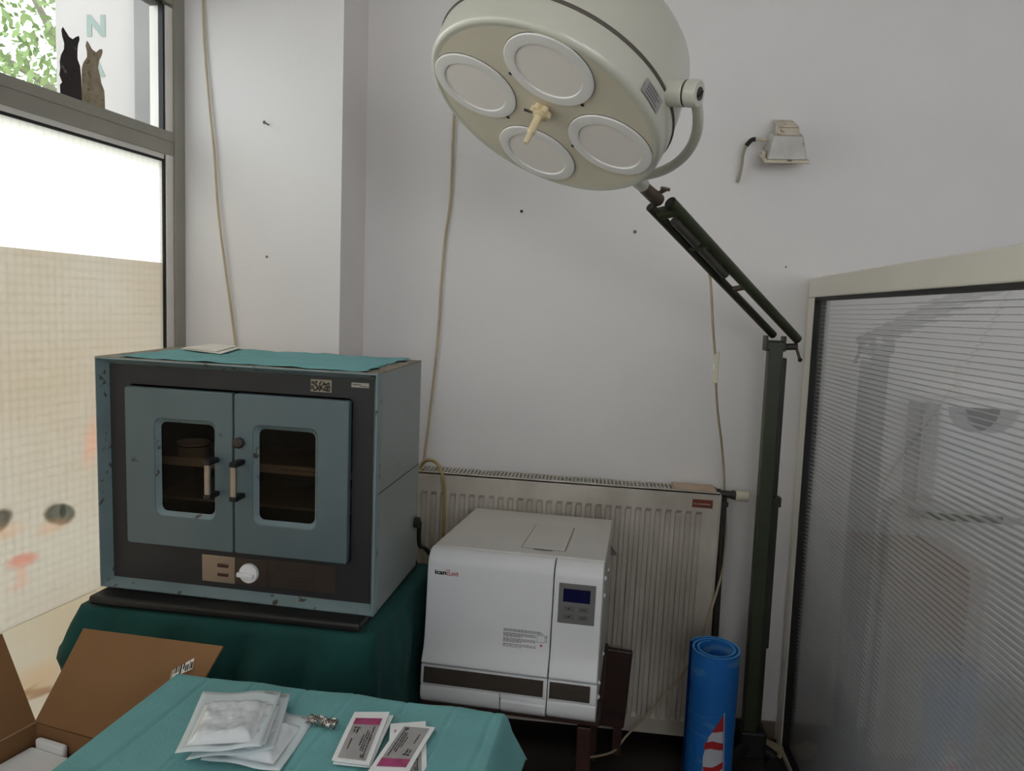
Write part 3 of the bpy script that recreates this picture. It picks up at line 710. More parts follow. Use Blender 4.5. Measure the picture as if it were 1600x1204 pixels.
# ------------------------------------------------------------------ table under the oven
t2 = empty('oven_table', 'dark table under the drying oven hidden by a green drape', 'table', (-.78, 1.85, 0), (0, 0, R(-3.4)))
B().box(-.345, .345, -.252, .232, .655, .684).obj('tabletop', M_blkboard, t2, bevel=.004)
for xx in (-.315, .315):
    for yy in (-.225, .205): B().box(xx-.02, xx+.02, yy-.02, yy+.02, 0, .655).obj('leg', M_blkboard, t2)
rd = random.Random(5)
b = B()
x0_, x1_, y0_, y1_, rc = -.353, .350, -.259, .24, .016
path = [(x0_, y1_), (x0_, y0_+rc)]+[(x0_+rc-rc*math.cos(R(a)), y0_+rc-rc*math.sin(R(a))) for a in range(15, 90, 15)]+[(x0_+rc, y0_), (x1_-rc, y0_)]+[(x1_-rc+rc*math.sin(R(a)), y0_+rc-rc*math.cos(R(a))) for a in range(15, 90, 15)]+[(x1_, y0_+rc), (x1_, y1_)]
path = [Vector((p[0], p[1], 0)) for p in path]
fine = [path[0]]
for p, q in zip(path, path[1:]):
    k_ = max(1, int((q-p).length/.0065))
    fine += [p.lerp(q, (i+1)/k_) for i in range(k_)]
cum = [0]
for p, q in zip(fine, fine[1:]): cum.append(cum[-1]+(q-p).length)
rows = 26; V = []
for i, p in enumerate(fine):
    t_ = (fine[min(i+1, len(fine)-1)]-fine[max(i-1, 0)]).normalized(); o_ = Vector((t_.y, -t_.x, 0))
    s_ = cum[i]; on_right = max(0, min(1, (p.x-.25)/.09)); on_left = max(0, min(1, (-.30-p.x)/.05))
    col_ = []
    for j_ in range(rows+1):
        v_ = j_/rows; k_ = min(1, v_*5)
        f = .040*abs(math.sin(s_*17+1.6*v_+.8*math.sin(s_*7)))-.018+.022*abs(mnoise.noise(Vector((s_*14, v_*5, 3))))-.02*abs(mnoise.noise(Vector((s_*8+v_*6, v_*4-s_*3, 8))))
        f = (f+.030)*k_*(1-.62*on_right)+.012*v_*(1-on_right)
        q = p+o_*(.004+max(0, f)); z = .6895+(.17-.6895)*v_+.012*v_*math.sin(s_*11)
        col_.append(b.bm.verts.new((q.x, q.y, z)))
    V.append(col_)
for i in range(len(V)-1):
    for j_ in range(rows): b.bm.faces.new((V[i][j_], V[i+1][j_], V[i+1][j_+1], V[i][j_+1]))
b.bm.faces.new([c_[0] for c_ in V])
bmesh.ops.remove_doubles(b.bm, verts=b.bm.verts, dist=.002)
o = b.obj('table_drape', M_green, smooth='all', solid=.002); o.location = t2.location; o.rotation_euler = t2.rotation_euler
tag(o, 'dark green cloth hanging in folds below the drying oven', 'cloth')
o = B().box(-.335, .325, -.255, .20, .692, .7145).obj('black_board', M_blkboard, bevel=.008); o.location = t2.location; o.rotation_euler = t2.rotation_euler
tag(o, 'black board lying between the drying oven and its green drape', 'board')

# ------------------------------------------------------------------ white sterilizer
au = empty('autoclave', 'white bench steam sterilizer with blue screen in front of the radiator', 'sterilizer', (-.387, 1.8383, .4123), (-.0606, .0089, -.0668))
AW, AD, AH = .4456, .5545, .3904
b = B(); b.box(0.004, AW-.002, .045, AD, .0, AH); b.obj('casing', M_whitetop, au, bevel=.003)
def sweep(prof, x0, x1, name, m, par_, r=.0):
    b = B(); pts = prof
    va = [b.bm.verts.new((x0, y, z)) for y, z in pts]; vb = [b.bm.verts.new((x1, y, z)) for y, z in pts]
    for i in range(len(pts)-1): b.bm.faces.new((va[i], vb[i], vb[i+1], va[i+1]))
    b.bm.faces.new(va); b.bm.faces.new(vb[::-1])
    return b.obj(name, m, par_, smooth=True, bevel=.0025)
def arc(cy, cz, r, a0, a1, n=6): return [(cy-r*math.cos(R(a0+(a1-a0)*i/n)), cz+r*math.sin(R(a0+(a1-a0)*i/n))) for i in range(n+1)]
# front cover profile: (depth, height) from the back top over the rounded shoulder down to a flared lip
pf = [(.052, AH-.003)]+arc(.036, AH-.039, .036, 90, 0, 8)+[(.0, .30), (.0, .20)]+[(-.001, .165), (-.005, .145), (-.012, .125), (-.018, .112), (-.019, .106), (-.012, .101), (.012, .099), (.052, .099)]
dp = sweep(pf, .001, .3205, 'door_panel', M_white, au)
cpn = sweep(pf, .3235, .4425, 'control_panel', M_white, au)
# recessed strip holder
st_prof = [(.052, .099), (-.008, .0985), (-.010, .095), (-.010, .05), (-.008, .046), (.052, .046)]
s1 = sweep(st_prof, -.001, .3205, 'strip_holder', M_white, au); s2 = sweep(st_prof, .3225, .4435, 'strip_holder', M_white, au)
B().box(.007, .3115, -.0118, -.0095, .052, .0935).obj('dark_strip', M_strip, s1, bevel=.001)
B().box(.327, .427, -.0118, -.0095, .052, .0935).obj('dark_strip', M_strip, s2, bevel=.001)
lw = [(.052, .0455), (-.008, .0455), (-.010, .04), (-.009, .020), (-.003, .006), (.012, -.004), (.052, -.004)]
sweep(lw, -.001, .2035, 'lower_cover', M_white, au); sweep(lw, .3225, .4435, 'lower_cover', M_white, au)
lw2 = [(.052, .0335), (-.006, .0335), (-.0115, .030), (-.0105, .018), (-.004, .004), (.012, -.006), (.052, -.006)]
sweep(lw2, .206, .3195, 'drain_flap', M_white, au)
B().box(.204, .3205, -.006, .05, .034, .0455).obj('lower_cover', M_white, au, bevel=.002)
B().box(.3235, .4425, -.0018, .002, .1392, .1399).obj('panel_seam', M_keypad, cpn)
kp = B().box(.336, .426, -.0025, .001, .2393, .338).obj('keypad', M_keypad, cpn, bevel=.0012)
B().box(.3475, .4135, -.0033, -.002, .293, .3255).obj('screen', M_screen, kp)
keym = None
for kx, kz, g in ((.3628, .2765, '+'), (.3985, .2765, 'r'), (.3628, .2565, '-'), (.3985, .2565, 'l')):
    ky = B().box(kx-.0125, kx+.0125, -.0036, -.002, kz-.0062, kz+.0062).obj('button', M_key, kp, bevel=.001)
    b = B()
    if g == '+': b.prism([(kx-.004, -.0037, kz-.002), (kx+.004, -.0037, kz-.002), (kx, -.0037, kz+.0035)], (0, -.0003, 0))
    elif g == '-': b.prism([(kx-.004, -.0037, kz+.002), (kx+.004, -.0037, kz+.002), (kx, -.0037, kz-.0035)], (0, -.0003, 0))
    elif g == 'r': b.box(kx-.006, kx+.006, -.004, -.0037, kz-.001, kz+.001)
    else: b.box(kx-.006, kx+.004, -.004, -.0037, kz-.001, kz+.001); b.box(kx+.003, kx+.005, -.004, -.0037, kz-.001, kz+.003)
    b.obj('symbol', M_ink, ky)
def fit_text(body, x0, x1, z0, z1, y, m, parent, name, bold):
    o = text(None, body, 1.0, Matrix.Identity(4), m, parent, name=name, bold=bold, ext=0)
    xs_ = [v_.co.x for v_ in o.data.vertices]; ys_ = [v_.co.y for v_ in o.data.vertices]
    sx, sy = (x1-x0)/(max(xs_)-min(xs_)), (z1-z0)/(max(ys_)-min(ys_))
    o.data.transform(face_at(x0, y, z0) @ Matrix.Diagonal((sx, sy, 1, 1)) @ Matrix.Translation((-min(xs_), -min(ys_), 0)))
    md = o.modifiers.new('Solid', 'SOLIDIFY'); md.thickness = .0004; return o
fit_text('ican', .0205, .0495, .3275, .3385, -.0014, M_ink, dp, 'logo', .035)
fit_text('CLAVE', .0505, .0815, .3268, .3362, -.0014, M_red, dp, 'logo', .02)
B().box(.050, .060, -.0016, -.0008, .3395, .3408).obj('logo_bar', M_red, dp)
# instructions: rows of tiny print and two small diagrams
b = B(); rr = random.Random(21); z_ = .2085
for para in range(5):
    for ln in range(3 if para else 2):
        x_ = .2035; xe = .286 if not (ln == 2) else .25
        if para == 0: xe = .300
        while x_ < xe:
            wd = rr.uniform(.003, .009); b.box(x_, min(x_+wd, xe), -.0011, -.0002, z_-.00075, z_+.00075); x_ += wd+.0013
        z_ -= .0036
    z_ -= .0026
x_ = .205
while x_ < .30:
    wd = rr.uniform(.003, .008); b.box(x_, x_+wd, -.0011, -.0002, z_-.0007, z_+.0007); x_ += wd+.001
b.box(.262, .290, -.0011, -.0002, z_-.0055, z_-.0042)
b.obj('instruction_print', mat('grey_print', (96, 94, 96), .6), dp)
b = B()
for zc_ in (.1925, .152):
    x0, x1 = .2885, .3075
    for (a0, a1, c0, c1) in ((x0, x1, zc_+.0085, zc_+.009), (x0, x1, zc_-.009, zc_-.0085), (x0, x0+.0005, zc_-.009, zc_+.009), (x1-.0005, x1, zc_-.009, zc_+.009), (x1+.002, x1+.006, zc_-.006, zc_-.005), (x1+.002, x1+.006, zc_+.005, zc_+.006), (x1+.003, x1+.004, zc_-.006, zc_+.010), (x0+.012, x0+.016, zc_+.012, zc_+.0128)):
        b.box(a0, a1, -.0011, -.0002, c0, c1)
b.prism([(.296, -.0105+.009, .137), (.300, -.0015, .1395), (.304, -.0015, .1370), (.300, -.0015, .1345)], (0, -.0004, 0))
b.obj('instruction_diagram', M_ink, dp)
b = B(); pts = []
for i in range(10):
    r_ = .0045 if i % 2 == 0 else .002; a = R(90+36*i); pts.append((.2995+r_*math.cos(a), -.0008, .176+r_*math.sin(a)))
b.prism(pts, (0, -.0004, 0)); b.obj('warning_star', M_red, dp)
# hatch on top
b = B(); b.plate_hole([(x, y, AH+.0002) for x, y in ((.222, .100), (.339, .100), (.339, .384), (.222, .384))], [(x, y, AH+.0002) for x, y in ((.2235, .102), (.3365, .102), (.3365, .382), (.2235, .382))], (0, 0, .0006)); b.obj('hatch_gap', M_keypad, au)
ht = B().box(.2245, .3355, .103, .381, AH-.002, AH+.0025).obj('water_hatch', M_whitetop, au, bevel=.002)
b = B(); b.lathe([(0, 0), (.026, 0), (.026, .001), (0, .001)], 24, Matrix.Translation((.28, .092, AH)) @ Matrix.Diagonal((1, .26, 1, 1))); b.obj('finger_notch', M_keypad, au)
for y_, z_ in ((.02+.05, .34), (.06, .30), (.06, .075), (.06, .04), (.3, .30), (.3, .06)):
    b = B(); b.lathe([(0, .006), (.004, .005), (.006, .002), (.006, 0)], 12, Matrix.Translation((AW-.002, y_, z_)) @ Matrix.Rotation(R(90), 4, 'Y')); b.obj('cover_screw', M_white, au, smooth=True)
b = B(); b.prism([(AW-.002, .50, .315), (AW+.016, .50, .292), (AW-.002, .50, .292)], (0, .03, 0)); b.obj('side_hook', M_keypad, au)
for xx in (.03, .40):
    for yy in (.05, .50): 
        b = B(); b.cyl((xx, yy, -.014), (xx, yy, .001), .014, n=16); b.obj('foot', M_black, au, smooth=True)

# stand (dark brown wood) below the sterilizer
sd = empty('wooden_stand', 'dark reddish brown wooden stand under the white sterilizer', 'stand', (-.155, 2.10, 0), (0, 0, R(-3.8)))
TT = Matrix.Rotation(R(-3.47), 4, 'X') @ Matrix.Rotation(R(.5), 4, 'Y')
B().box(-.235, .235, -.25, .285, .358, .380, TT).obj('seat_board', M_wood, sd, bevel=.004)
for xx in (-.20, .20):
    for yy, hh in ((-.21, .366), (.25, .336)): B().box(xx-.018, xx+.018, yy-.018, yy+.018, 0, hh).obj('leg', M_wood, sd, bevel=.003)
b = B(); b.hexa([(.16, .288, .09), (.300, .288, .09), (.300, .308, .09), (.16, .308, .09)], [(.16, .288, .352), (.316, .288, .345), (.316, .308, .345), (.16, .308, .352)]); b.obj('rear_board', M_wood, sd, bevel=.004)
for xx in (.18, .28): B().box(xx-.014, xx+.014, .286, .310, 0, .092).obj('rear_foot', M_wood, sd)

# ------------------------------------------------------------------ floodlight on the back wall
fl = empty('floodlight', 'grimy white floodlight housing fixed to the back wall', 'floodlight', atY(1228, 228, D-.075), (R(24), 0, 0))
FI = Matrix.Rotation(R(-24), 3, 'X')
fl.scale = (.93, .93, .86)
def q4(z, hx, y0, y1, dx=0): return [(-hx+dx, y0, z), (hx+dx, y0, z), (hx+dx, y1, z), (-hx+dx, y1, z)]
b = B(); b.hexa(q4(-.036, .062, -.052, .045), q4(.040, .048, -.018, .045, -.002)); b.obj('housing', mat('dull_aluminium', (196, 192, 186), .45, .25, var=.12, scale=14, spot=(150, 132, 108), spot_scale=30, spot_lo=.66), fl, bevel=.004)
b = B(); b.hexa(q4(-.046, .072, -.060, .05), q4(-.036, .069, -.058, .05)); b.obj('front_flange', M_bar, fl, bevel=.002)
b = B(); b.hexa(q4(-.049, .062, -.050, .042), q4(-.046, .062, -.050, .042)); b.obj('glass', M_ovglass, fl)
b = B(); b.hexa(q4(.038, .036, -.010, .045), q4(.064, .032, -.004, .045)); b.box(-.035, .031, -.008, .10, .064, .070); b.obj('mount_bracket', M_bar, fl, bevel=.003)
b = B(); b.box(.002, .014, -.0605, -.056, -.040, -.030); b.obj('clip', M_chrome, fl, bevel=.002)
b = B(); b.box(-.070, -.062, -.02, .02, -.036, -.018); b.obj('side_lug', M_bar, fl, bevel=.002)
fp = fl.location
b = B(); b.tube([FI @ Vector(p) for p in [(-.040, .0, .022), (-.062, .02, .024)]], .003, 8, 1); b.tube([FI @ Vector(p) for p in [(-.060, .02, .024), (-.085, .024, .027), (-.094, .028, .028)]], .0065, 10, 3); wr = b.obj('taped_wire', M_bar, fl, smooth=True)
b = B(); b.tube([FI @ Vector(p) for p in [(-.092, .028, .028), (-.104, .032, .026), (-.112, .04, .018), (-.119, .044, .008)]], .0078, 10, 4); b.obj('black_tape', M_black, fl, smooth=True)
b = B(); b.tube([FI @ Vector(p) for p in [(-.118, .044, .010), (-.127, .05, -.02), (-.128, .056, -.055), (-.131, .064, -.09), (-.136, .074, -.118)]], .0055, 10, 5); b.obj('supply_cable', mat('grey_cable', (168, 160, 142), .6), fl, smooth=True)

# nails and holes in the walls
b = B(); p = atY(420, 195, 2.3); b.cyl(p, p+Vector((-.004, -.022, .002)), .0022, n=8); b.cyl(p+Vector((-.004, -.022, .002)), p+Vector((-.0045, -.024, .002)), .005, n=10)
tag(b.obj('wall_nail', M_pipe), 'small bent nail sticking out of the white column', 'nail')
def hole(px, py, y, r, m, label, name='wall_plug'):
    p = atY(px, py, y); b = B(); b.cyl(p+Vector((0, -.0012, 0)), p+Vector((0, .006, 0)), r, n=14); o = b.obj(name, m, bevel=.0006); tag(o, label, 'plug')
M_plug = mat('grey_wall_plug', (120, 116, 112), .7)
hole(417, 401, 2.3, .0042, M_plug, 'small grey plug in the white column below the nail')
hole(815, 330, D, .0048, M_black, 'small black plug in the back wall below the lamp head')
hole(992, 362, D, .006, M_plug, 'grey plug in the back wall left of the lamp arm')
hole(1228, 417, D, .003, M_plug, 'tiny grey plug in the back wall above the screen corner')

# ------------------------------------------------------------------ cords
def cord(name, pts, r, m, label, extra=None):
    b = B(); b.tube([atY(*p) for p in pts], r, 8, 6); o = b.obj(name, m, smooth=True); return tag(o, label, 'cord')
cord('hanging_cord', [(317, -40, 2.293), (319, 60, 2.292), (327, 160, 2.291), (335, 240, 2.291), (341, 330, 2.29), (351, 410, 2.29), (362, 490, 2.291), (370, 560, 2.292), (376, 640, 2.292)], .0036, M_cord, 'cream cord running down the white column beside the window')
cord('hanging_cord', [(716, -40, D-.007), (713, 100, D-.008), (708, 210, D-.010), (704, 310, D-.008), (696, 370, D-.008), (690, 440, D-.008), (685, 520, D-.009), (677, 600, D-.008), (669, 670, D-.008), (660, 740, D-.012)], .0042, M_cord, 'cream cord hanging down the back wall behind the lamp head')
cord('looped_cord', [(650, 760, 2.47), (658, 728, 2.455), (668, 719, 2.44), (681, 722, 2.43), (690, 738, 2.422), (694, 765, 2.42), (694, 800, 2.42), (692, 850, 2.42), (690, 900, 2.425)], .0052, M_cordy, 'yellowed cord looped over the left end of the radiator')
sw = empty('switch_cord', 'thin cream cord with inline switch hanging from the lamp arm', 'cord', (0, 0, 0))
b = B(); b.tube([atY(*p) for p in [(1108, 424, 2.14), (1111, 450, 2.15), (1114, 510, 2.2), (1117, 552, 2.25)]], .0036, 8, 6)
b.tube([atY(*p) for p in [(1118, 588, 2.29), (1121, 640, 2.36), (1127, 690, 2.44), (1131, 735, 2.50), (1132, 765, 2.515), (1134, 800, 2.52), (1134, 840, 2.50), (1129, 890, 2.47), (1118, 930, 2.435), (1104, 975, 2.415), (1086, 1020, 2.41), (1060, 1062, 2.405), (1022, 1105, 2.40), (980, 1148, 2.395), (955, 1175, 2.35), (900, 1185, 2.2)]], .0036, 8, 6)
b.obj('flex', M_cord, sw, smooth=True)
p0, p1 = atY(1117, 557, 2.25), atY(1119, 590, 2.29)
b = B(); mid = (p0+p1)/2; L2 = (p1-p0).length/2; b.box(mid.x-.0085, mid.x+.0085, mid.y-.006, mid.y+.006, mid.z-L2-.008, mid.z+L2+.008); isw = b.obj('inline_switch', M_cream, sw, bevel=.003)
b = B(); b.box(mid.x-.0085, mid.x-.0035, mid.y-.009, mid.y-.005, mid.z-.006, mid.z+.010); b.obj('rocker', M_white, isw, bevel=.001)
# black lead behind the oven
b = B(); b.tube([OM @ Vector((OW+.013, .315, .125)), atY(655, 850, 2.03), atY(664, 856, 2.12), atY(680, 875, 2.24)], .006, 8, 6)
tag(b.obj('power_lead', M_black, smooth=True), 'black power lead between the drying oven and white sterilizer', 'cord')
b = B(); b.tube([(-.35, 1.72, .006), (-.1, 1.85, .006), (.15, 1.9, .006), (.42, 2.2, .006)], .005, 8, 6)
tag(b.obj('floor_cable', M_pipe, smooth=True), 'dark grey cable lying on the floor below the sterilizer', 'cord')

# ------------------------------------------------------------------ rolled mat
rm = empty('rolled_mat', 'rolled blue foam mat printed with a red and white sailboat', 'mat', (.384, 2.12, .0), (R(2.5), 0, 0))
def mat_blue():
    m = mat('blue_sky_foam', (28, 112, 196), .6, var=.12, scale=6)
    nt = m.node_tree; N = nt.nodes; L = nt.links; b = N['Principled BSDF']
    tc = N.new('ShaderNodeTexCoord'); mp = N.new('ShaderNodeMapping'); mp.inputs['Scale'].default_value = (6, 6, 18); L.new(tc.outputs['Object'], mp.inputs[0])
    nz = N.new('ShaderNodeTexNoise'); nz.inputs['Scale'].default_value = 1.0; nz.inputs['Detail'].default_value = 5; L.new(mp.outputs[0], nz.inputs['Vector'])
    mr = N.new('ShaderNodeMapRange'); mr.inputs[1].default_value = .58; mr.inputs[2].default_value = .8; L.new(nz.outputs['Fac'], mr.inputs[0])
    mx = N.new('ShaderNodeMix'); mx.data_type = 'RGBA'; src = b.inputs['Base Color'].links[0].from_socket
    L.new(mr.outputs[0], mx.inputs[0]); L.new(src, mx.inputs[6]); mx.inputs[7].default_value = lin((120, 170, 205)); L.new(mx.outputs[2], b.inputs['Base Color'])
    return m
M_blue = mat_blue()
H0 = .497
b = B(); n = 150; turns = 2.15; th = .0065
P = []
for i in range(n+1):
    t = i/n; a = R(150)-t*turns*2*math.pi; r = .0735-.0125*t*turns+.002*math.sin(a)
    P.append((r, a))
def sp_(r, a): return (r*math.cos(a), r*math.sin(a))
for k_ in range(n):
    (r0, a0), (r1, a1) = P[k_], P[k_+1]
    o0, i0 = sp_(r0, a0), sp_(r0-th, a0); o1, i1 = sp_(r1, a1), sp_(r1-th, a1)
    for zA, zB in ((0.001, H0),):
        va = [b.bm.verts.new((*p, zA)) for p in (o0, i0, i1, o1)]; vb = [b.bm.verts.new((*p, zB)) for p in (o0, i0, i1, o1)]
        b.bm.faces.new((va[0], va[3], vb[3], vb[0])); b.bm.faces.new((va[1], vb[1], vb[2], va[2])); b.bm.faces.new(vb); b.bm.faces.new(va[::-1])
bmesh.ops.remove_doubles(b.bm, verts=b.bm.verts, dist=1e-5)
b.obj('foam_sheet', M_blue, rm, smooth=True)
b = B()
for k_ in range(n):
    (r0, a0), (r1, a1) = P[k_], P[k_+1]
    b.poly([(*p, H0+.0004) for p in (sp_(r0, a0), sp_(r0-th, a0), sp_(r1-th, a1), sp_(r1, a1))])
b.obj('cut_edge', mat('pale_blue_foam', (70, 150, 220), .7), rm)
def wrap(poly, name, m, dr_=.0007):
    """printed shape on the outside of the roll; coordinates are (arc angle deg from straight-front, height)"""
    b = B(); f = b.bm.faces.new([b.bm.verts.new((u, 0, z)) for u, z in poly])
    bmesh.ops.triangulate(b.bm, faces=[f])
    bmesh.ops.subdivide_edges(b.bm, edges=b.bm.edges[:], cuts=5, use_grid_fill=True)
    for v_ in b.bm.verts:
        a = R(-95+v_.co.x); tq = ((R(150)-a) % (2*math.pi))/(2*math.pi); r = .0735-.0125*tq+.002*math.sin(a)+dr_
        v_.co = Vector((r*math.cos(a), r*math.sin(a), v_.co.z))
    return b.obj(name, m, rm)
M_sailw = mat('white_sail_print', (200, 204, 214), .6, var=.1); M_sailr = mat('red_sail_print', (186, 38, 42), .6, var=.1); M_sea = mat('deep_blue_print', (18, 52, 120), .6, var=.15)
def sail(u, z): return (8+(u-14)*1.75, .16+(z-.16)*1.25+.035)
def S(*p): return [sail(*q) for q in p]
wrap(S((12, .04), (2, .10), (0, .17), (6, .22), (24, .27), (27, .20), (33, .05)), 'printed_sail', M_sailw)
wrap(S((10, .232), (24.5, .274), (25.8, .235)), 'printed_stripe', M_sailr, .0011)
wrap(S((1.5, .205), (12, .212), (27, .206), (27.5, .190), (10, .194), (.5, .188)), 'printed_stripe', M_sailr, .0011)
wrap(S((1, .148), (14, .150), (29, .163), (29.5, .147), (16, .133), (2.5, .128)), 'printed_stripe', M_sailr, .0011)
wrap(S((14, .085), (26, .095), (32, .11), (33, .09), (26, .075), (14, .065)), 'printed_stripe', M_sailr, .0011)
wrap(S((24.6, .278), (26, .278), (35, .05), (33.6, .05)), 'printed_mast', M_sailw, .0014)
wrap([(-75, .125), (-45, .12), (-25, .105), (-12, .10), (-8, .005), (-75, .005)], 'printed_sea', M_sea, .0004)
wrap([(44, .09), (60, .11), (70, .11), (70, .005), (44, .005)], 'printed_sea', M_sea, .0004)
# bit of pale wood at the foot of the screen
o = B().box(-.035, .05, -.02, .02, 0, .028).obj('wood_offcut', M_beigewood, bevel=.003); o.location = atZ(1200, 1168, .01)*1; o.location.z = .0; o.rotation_euler = (0, 0, R(-40))
tag(o, 'short pale wooden block on the floor beside the screen foot', 'block')

# ------------------------------------------------------------------ front table with teal drape
TZ = .75
ft = empty('instrument_table', 'small table at the front under the teal drape', 'table', (-.42, .95, 0), (0, 0, R(-3.6)))
B().box(-.275, .275, -.25, .235, TZ-.03, TZ-.006).obj('tabletop', M_alu_l, ft, bevel=.004)
for xx in (-.25, .25):
    for yy in (-.225, .21): b = B(); b.cyl((xx, yy, 0), (xx, yy, TZ-.03), .013, n=14); b.obj('leg', M_chrome, ft, smooth=True)
FM = Matrix.Translation((-.42, .95, 0)) @ Matrix.Rotation(R(-3.6), 4, 'Z')
folds_x = [-.235, -.145, -.055, .03, .12, .205, .27]
def drape_z(x, y):
    z = 0
    for i, fx in enumerate(folds_x):
        d = abs(x-fx-(.02*y)); z += (.0055 if i % 2 else -.001)*max(0, 1-d/.044)-.0035*max(0, 1-d/.0045)
    z += .0022*mnoise.noise(Vector((x*7, y*7, 2)))
    z += .0012*math.sin(17*x+5)*math.sin(13*y+2)
    return z
def drape(u, v_):
    # u across (x), v along depth (y); outer margin hangs over the edge
    y = -.36+.655*v_; x = -.345+(.635+.035+.04*v_)*u
    ex = max(0, abs(x+.0)-.286); ey = max(0, y-.262)
    if x < -.29: ex = -.29-x
    elif x > .29: ex = x-.29
    else: ex = 0
    e = math.hypot(ex, ey*1.0)
    z = TZ+drape_z(x, y)
    k_ = 1.0
    if e > 0:
        drop = e*1.05*min(1, e/.03); z = TZ-drop+drape_z(x, y)*.5
        x -= math.copysign(min(ex, .11)*.45, x) if ex else 0
        y -= min(ey, .05)*.4
    return (x, y, z)
b = B(); b.grid(drape, 200, 80)
o = b.obj('teal_drape', M_teal, smooth='all', solid=.0012); o.matrix_world = FM
tag(o, 'teal surgical drape with crease lines covering the front table', 'cloth')

def zpt(px, py, z): return atZ(px, py, z)
# ---- gauze pouches
def pouch(name, corners, z, lift, label, tilt=None, group=None):
    """sealed flat pouch; corners in order tl,tr,br,bl (world xy), pillow in the middle"""
    c = [Vector(p) for p in corners]
    def P(u, v_):
        top = c[0].lerp(c[1], u); bot = c[3].lerp(c[2], u); return top.lerp(bot, v_)
    root = empty(name, label, 'pouch', (0, 0, 0), group=group)
    org = P(.5, .5); org.z = z; root.location = org
    rr = random.Random(name+label)
    b = B(); b.grid(lambda u, v_: (lambda p: (p.x-org.x, p.y-org.y, .0016*math.sin(9*u+5*v_+z*99)+(.004*(v_-.5)*(u-.5))))(P(u, v_)), 16, 16)
    b.obj('sealed_rim', M_pouchrim, root, smooth='all', solid=.0008)
    ph_ = rr.uniform(0, 6)
    def pill(u, v_):
        uu, vv = .1+.78*u, .22+.70*v_
        p = P(uu, vv); e = min(u, 1-u, v_, 1-v_); s = min(1, e/.14); s = s*s*(3-2*s)
        w_ = s*(.0022*mnoise.noise(Vector((4*u+ph_, 4*v_, 1)))+.0012*mnoise.noise(Vector((11*u, 6*v_+ph_, 2)))+.0012*abs(mnoise.noise(Vector((5*u+7*v_, 3*v_-2*u+ph_, 4)))))
        return (p.x-org.x, p.y-org.y, .0022+lift*s+w_)
    b = B(); b.grid(pill, 34, 34); b.obj('gauze_pad', M_pouch, root, smooth='all')
    b = B(); p_ = P(.86, .045); b.box(p_.x-org.x-.008, p_.x-org.x+.008, p_.y-org.y-.0025, p_.y-org.y+.0025, .0025, .003); b.obj('lot_print', M_greylab, root)
    return root
z1, z2, z3, z4 = TZ+.004, TZ+.010, TZ+.021, TZ+.034
pouch('gauze_pouch', [zpt(405, 1104, z1), zpt(493, 1122, z1), zpt(437, 1206, z1), zpt(313, 1184, z1)], z1, .009, 'sealed white gauze pouch at the bottom of the pile', group='gauze pouches on the teal drape')
pouch('gauze_pouch', [zpt(365, 1092, z2+.008), zpt(454, 1081, z2+.008), zpt(428, 1170, z2+.008), zpt(290, 1182, z2+.008)], z2+.006, .009, 'sealed white gauze pouch in the middle of the pile', group='gauze pouches on the teal drape')
pouch('gauze_pouch', [zpt(317, 1081, z4-.006), zpt(439, 1077, z4-.006), zpt(408, 1166, z4-.006), zpt(273, 1174, z4-.006)], z4-.008, .010, 'sealed white gauze pouch on top of the pile', group='gauze pouches on the teal drape')
# ---- crumpled foil
b = B()
p0 = zpt(503, 1127, TZ+.008)
def foilf(u, v_):
    x = (u-.5)*.050; y = (v_-.5)*.024
    h = abs(mnoise.noise(Vector((u*5, v_*4, 1.7))))*.016+abs(mnoise.noise(Vector((u*11, v_*9, 5.1))))*.007
    return (p0.x+x+.004*mnoise.noise(Vector((u*6, v_*6, 9))), p0.y+y-.22*x+.004*mnoise.noise(Vector((u*6, v_*6, 3))), TZ+.004+h)
b.grid(foilf, 26, 16); o = b.obj('foil_wrapper', M_foil, solid=.0006); tag(o, 'crumpled silver foil wrapper beside the gauze pouches', 'wrapper')
